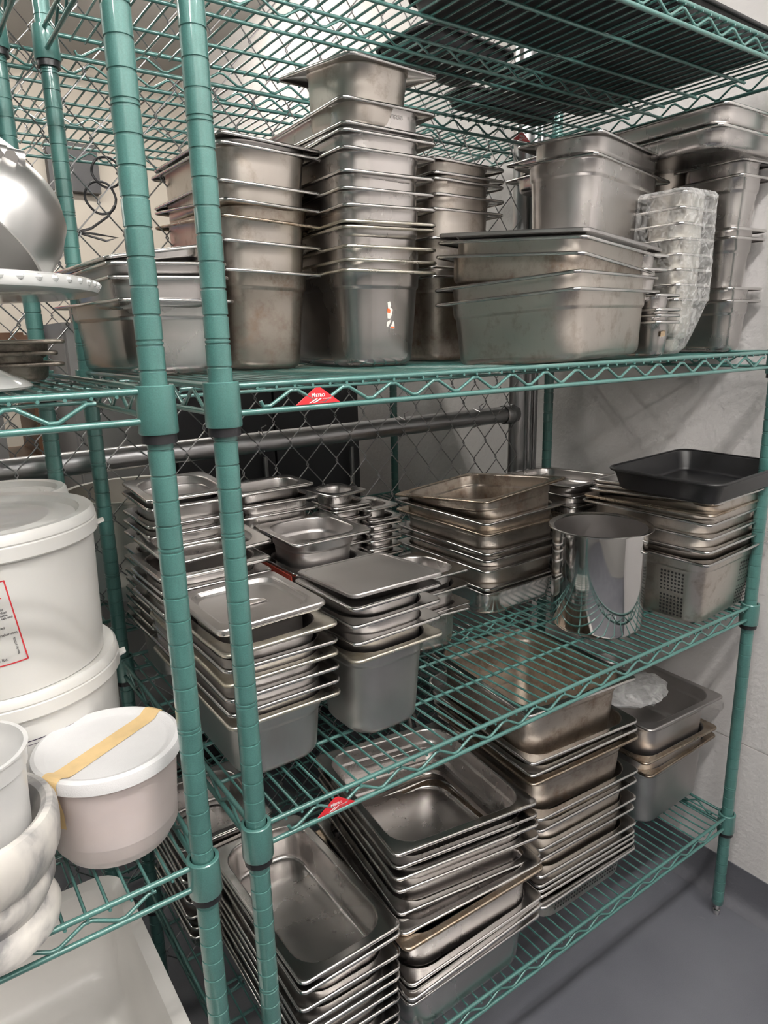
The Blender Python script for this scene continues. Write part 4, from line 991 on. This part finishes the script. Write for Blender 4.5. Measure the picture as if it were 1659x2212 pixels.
# big white tote on the lowest left shelf
def tote():
    hx, hy, d = 9.0, 12.5, 6.6; b = MB()
    prof = [(-.0, 0), (.12, -.06), (.75, -.22), (1.0, -.6), (1.2, -3), (1.4, -d + 1.0), (1.75, -d + .3), (2.4, -d)]
    i_ = [b.ring(rrect(hx - i, hy - i, 1.9 - .2 * i, z)) for i, z in prof[::-1]]
    o_ = [b.ring(rrect(hx - max(i - .14, -.05), hy - max(i - .14, -.05), 1.95 - .2 * i, z - .14 - (.25 if k < 2 else 0))) for k, (i, z) in enumerate(prof)]
    b.cap(i_[0]); rr = i_ + o_
    for a, c in zip(rr, rr[1:]): b.bridge(a, c)
    b.cap(o_[-1], True); return b
tag(tote().obj('plastic_tote', MAT['tote_plastic'], loc=(-12.05, 6.0, 17.5), angle=40), 'large shallow white plastic tote on the lowest left shelf', 'tote')

# ------------------------------------------------------------------ chain-link fence
f = empty('chain_link_fence', (10, 24.4, 0), 'grey chain-link fence behind the wire shelving, with a pipe rail', 'fence')
def links(x0, x1, z0, z1, w, h, y, r=.052):
    b = MB(); n = int((x1 - x0) / (w / 2)); m = int((z1 - z0) / h)
    for i in range(n):
        xa, xb = x0 + i * w / 2, x0 + (i + 1) * w / 2; pts = []
        for k in range(2 * m):
            right = (k + i) % 2; z = z0 + k * h / 2
            e = .10 if right else -.10
            xx = (xb if right else xa) + e
            d = .09
            pts += [(xx - (.13 if right else -.13), y - d, z - .22), (xx, y, z), (xx - (.13 if right else -.13), y + d, z + .22)]
        b.tube(pts, r, 5)
    return b
links(-40, 32.6, .5, 104, 2.95, 3.9, .05).obj('mesh', MAT['galv'], f, angle=60)
b = MB(); b.tube([(-60, .95, 45.6), (32.6, .95, 45.6)], .86, 20, caps=True); b.lathe([(.95, 0), (1.02, .1), (1.02, 1.6), (.95, 1.7)], 20, (31.2, .95, 45.6), M=Matrix.Rotation(PI / 2, 3, 'Y')); b.obj('rail', MAT['galv'], f)
b = MB(); b.tube([(33.4, .95, 0), (33.4, .95, 105.5)], 1.0, 20); b.obj('post', MAT['galv'], f)
b = MB(); b.tube([(34.65, .6, 0), (34.65, .6, 105.5)], .42, 14); b.tube([(35.6, .7, 0), (35.6, .7, 105.5)], .36, 12); b.obj('post', MAT['galv'], f)
for tx_ in (-28, -10, 3.2, 17.6, 27):
    b = MB(); b.tube([(tx_, -.1, 45.0), (tx_ + .1, .95, 44.65), (tx_ + .2, 1.85, 45.5), (tx_ + .1, .95, 46.5), (tx_, -.1, 46.3), (tx_ - .2, -.2, 46.9), (tx_ + .25, -.25, 47.1)], .05, 6); b.obj('tie_wire', MAT['galv'], f)
# second, more distant fence on the far side
f2 = empty('chain_link_fence', (-20, 62, 0), 'second chain-link fence in the distance beyond the cable coil', 'fence')
links(-20, 30, .5, 104, 2.95, 3.9, 0, .06).obj('mesh', MAT['galv'], f2, angle=60)

# black cable looped on the fence
c = MB()
for (cx, cz, rx, rz, t0) in [(2.75, 63.35, 1.0, 1.02, 0), (3.35, 65.0, .95, .95, 1)]:
    c.tube([(cx + rx * math.cos(2 * PI * k / 28), 25.0 + .1 * t0 + .08 * math.sin(k), cz + rz * math.sin(2 * PI * k / 28)) for k in range(28)], .085, 8, closed=True)
c.tube([(3.6, 25, 62.9), (3.1, 25, 62.2), (1.9, 25, 61.35), (1.0, 25, 61.1), (.4, 25, 61.9), (.0, 25.1, 62.4)], .085, 8); c.tube([(1.0, 25, 61.1), (2.2, 25, 61.0), (3.6, 25, 60.85), (2.8, 25, 60.6), (1.2, 25.1, 61.0), (.5, 25.1, 60.6), (0, 25.1, 60.1)], .075, 8)
tag(c.obj('cable_coil', MAT['black_plastic']), 'black cable coiled and hung on the fence', 'cable')

# ------------------------------------------------------------------ beyond the fence
def cabinet(name, label, cat, x0, x1, y0, y1, z1, mat, doors):
    o = empty(name, ((x0 + x1) / 2, (y0 + y1) / 2, 0), label, cat); hx, hy = (x1 - x0) / 2, (y1 - y0) / 2
    b = MB(); b.box(-hx, hx, -hy, hy, 2, z1); b.obj('case', MAT[mat], o, smooth=False)
    for k in range(doors):
        w_ = 2 * hx / doors; b = MB(); b.box(-hx + k * w_ + .15, -hx + (k + 1) * w_ - .15, -hy - .8, -hy, 5, z1 - .6); d = b.obj('door', MAT[mat], o, smooth=False)
        b = MB(); b.tube([(-hx + (k + .85) * w_, -hy - 1.6, 24), (-hx + (k + .85) * w_, -hy - 1.6, 40)], .3, 8); b.obj('handle', MAT['galv'], d)
    for sx in (-1, 1):
        for sy in (-1, 1):
            b = MB(); b.box(sx * hx * .85 - 1, sx * hx * .85 + 1, sy * hy * .85 - 1, sy * hy * .85 + 1, 0, 2); b.obj('foot', MAT['black_plastic'], o, smooth=False)
    return o
cabinet('refrigerator', 'dark charcoal refrigerator beyond the chain-link fence', 'refrigerator', 14.6, 39.4, 51, 78, 58, 'charcoal', 2)
cabinet('storage_cabinet', 'light grey cabinet beyond the fence, beside the charcoal refrigerator', 'cabinet', 4.4, 13.8, 51, 70, 56, 'greypanel', 1)
o = empty('wooden_rack', (-8, 70, 0), 'brown wooden rack beyond the fence, holding boxes', 'rack')
for x in (-11.4, 11.4):
    b = MB(); b.box(x - .6, x + .6, -6, 6, 0, 55); b.obj('side_panel', MAT['wood'], o, smooth=False)
for z in (8, 24, 40, 54.4):
    b = MB(); b.box(-10.8, 10.8, -6, 6, z, z + .9); b.obj('shelf', MAT['wood'], o, smooth=False)
for k, (x, z, w_, h_, m, lb) in enumerate([(-6, 40.9, 8, 9, 'cardboard', 'tan cardboard box on the wooden rack, beside the steel tub'), (4, 40.9, 7, 6, 'greypanel', 'grey steel tub on the wooden rack'), (-3, 24.9, 11, 10, 'cardboard', 'cardboard box low on the wooden rack')]):
    b = MB(); b.box(-w_ / 2, w_ / 2, -4.5, 4.5, 0, h_ - 1); b.m = 0; b.box(-w_ / 2 - .15, w_ / 2 + .15, -4.65, 4.65, h_ - 1, h_)
    tag(b.obj('cardboard_box' if m == 'cardboard' else 'steel_tub', MAT[m], loc=(-8 + x, 69, z), smooth=False), lb, 'box' if m == 'cardboard' else 'tub')
def crate(loc, w_, d_, h_, mat, label):
    o = empty('milk_crate', loc, label, 'crate', 'milk crates beyond the fence'); b = MB()
    for s in (-1, 1):
        for z in (0, h_ * .28, h_ * .5, h_ * .72, h_ - .7):
            b.box(-w_ / 2, w_ / 2, s * d_ / 2 - .25, s * d_ / 2 + .25, z, z + .7); b.box(s * w_ / 2 - .25, s * w_ / 2 + .25, -d_ / 2, d_ / 2, z, z + .7)
        for k in range(9):
            x = -w_ / 2 + w_ * k / 8; b.box(x - .2, x + .2, s * d_ / 2 - .22, s * d_ / 2 + .22, 0, h_); y = -d_ / 2 + d_ * k / 8; b.box(s * w_ / 2 - .22, s * w_ / 2 + .22, y - .2, y + .2, 0, h_)
    b.box(-w_ / 2, w_ / 2, -d_ / 2, d_ / 2, 0, .3); b.obj('body', MAT[mat], o, smooth=False)
    return o
crate((-6.4, 69.5, 55.3), 13, 11, 6.0, 'blue', 'blue plastic crate on the wooden rack, under the red crate'); crate((-6.2, 69.5, 61.4), 13, 11, 6.0, 'redcrate', 'red plastic crate stacked on the blue crate')
b = MB(); b.box(20, 29, 122.6, 124.9, 82, 90.5); tag(b.obj('wall_screen', MAT['charcoal'], smooth=False), 'black screen on the cream wall, far behind the fence', 'screen')
# pale round pan on the shelf behind the fence
b = MB(); b.lathe([(0, 0), (3.0, 0), (4.4, .5), (5.2, 2.4), (5.35, 8.6), (5.6, 8.7), (5.6, 8.9), (5.25, 8.85), (5.0, 2.6), (4.2, .8), (0, .2)], 40)
tag(b.obj('stock_pot', MAT['pale_metal'], loc=(-1.0 + 5.4, 31.5, 33.15)), 'pale metal pot on the shelf just behind the fence', 'pot')
# trays and tongs at the back of the bottom shelf
pan((35.5, 19.0, 20.6, .05, R(4), R(-2)), 15, 7.4, 1.0, 'pale shallow tray at the back of the bottom shelf', None, 'steel', 'steel_rim', name='sheet_pan', sheet=True)
for k, z in enumerate((14.75, 16.6, 18.4)):
    pan((35.4, 18.6, z, 0, 0, 0), 12.75, 6.93, 4 if k else 3.95, 'steel pan under the pale shallow tray, back of the bottom shelf', 'pans under the pale tray', 'steel_matte')
pan((24.6, 18.8, 13.3, .0, 0, 0), 6.93, 6.38, 2.5, 'small pan at the back of the bottom shelf, holding steel tongs', None, 'steel_matte')
o = empty('tongs', (24.6, 18.9, 13.8), 'steel tongs standing in a small pan, bottom shelf', 'tongs')
for s in (-1, 1):
    b = MB(); b.tube([(s * .1, 1.8, 6.6), (s * .45, .6, 3.6), (s * .8, -.6, .8), (s * .6, -.9, 0)], [.12, .3, .3, .35], 8); b.obj('arm', MAT['steel_rim'], o)
b = MB(); b.tube([(-.3, 1.8, 6.6), (.3, 1.8, 6.6)], .22, 10); b.obj('hinge', MAT['steel_rim'], o)
o = empty('serving_spoon', (21.0, 15.5, ZB), 'steel serving spoon leaning between bottom-shelf stacks', 'spoon')
b = MB(); b.tube([(-.2, 2.4, 12.5), (0, .9, 6), (.1, .3, 3.2)], .2, 8); b.obj('handle', MAT['steel_rim'], o)
b = MB(); b.lathe([(0, -.5), (.7, -.35), (1.1, .0), (1.05, .03), (.65, -.28), (0, -.42)], 20, (.1, 0, 1.7), M=Matrix.Rotation(R(75), 3, 'X') @ Matrix.Diagonal(Vector((1, 1.5, 1)))); b.obj('bowl', MAT['steel_rim'], o)
# scrap of wire on the floor shelf and specks are left to the floor's own scuffs

# ------------------------------------------------------------------ camera and render look
cam = bpy.data.cameras.new('camera'); co = bpy.data.objects.new('camera', cam); COL.objects.link(co); SC.camera = co
yaw, pitch, roll, fpx = .6105, -.2453, -.0247, 1505.752
cy, sy, cp, sp = math.cos(yaw), math.sin(yaw), math.cos(pitch), math.sin(pitch)
F = Vector((sy * cp, cy * cp, sp)); Rt = Vector((cy, -sy, 0)); U = Rt.cross(F)
R2 = math.cos(roll) * Rt + math.sin(roll) * U; U2 = -math.sin(roll) * Rt + math.cos(roll) * U
co.matrix_world = Matrix.Translation(Vector((-11.1965, -27.3515, 53.7429)) * S) @ Matrix((R2, U2, -F)).transposed().to_4x4()
cam.sensor_fit = 'VERTICAL'; cam.sensor_height = 36; cam.lens = fpx / 2212 * 36; cam.clip_start = .02; cam.clip_end = 30
w = bpy.data.worlds.new('world'); SC.world = w; w.use_nodes = True; w.node_tree.nodes['Background'].inputs[0].default_value = (.5, .5, .5, 1); w.node_tree.nodes['Background'].inputs[1].default_value = .05
vs = SC.view_settings; vs.view_transform = 'Standard'; vs.look = 'None'; vs.gamma = 1; vs.use_curve_mapping = False
vs.exposure = EXPOSURE
SC.cycles.use_denoising = True; SC.cycles.blur_glossy = 1.0; SC.cycles.sample_clamp_indirect = 4.0
SC.cycles.use_adaptive_sampling = True; SC.cycles.adaptive_threshold = .02
SC.cycles.max_bounces = 7; SC.cycles.diffuse_bounces = 3; SC.cycles.glossy_bounces = 5; SC.cycles.transparent_max_bounces = 12
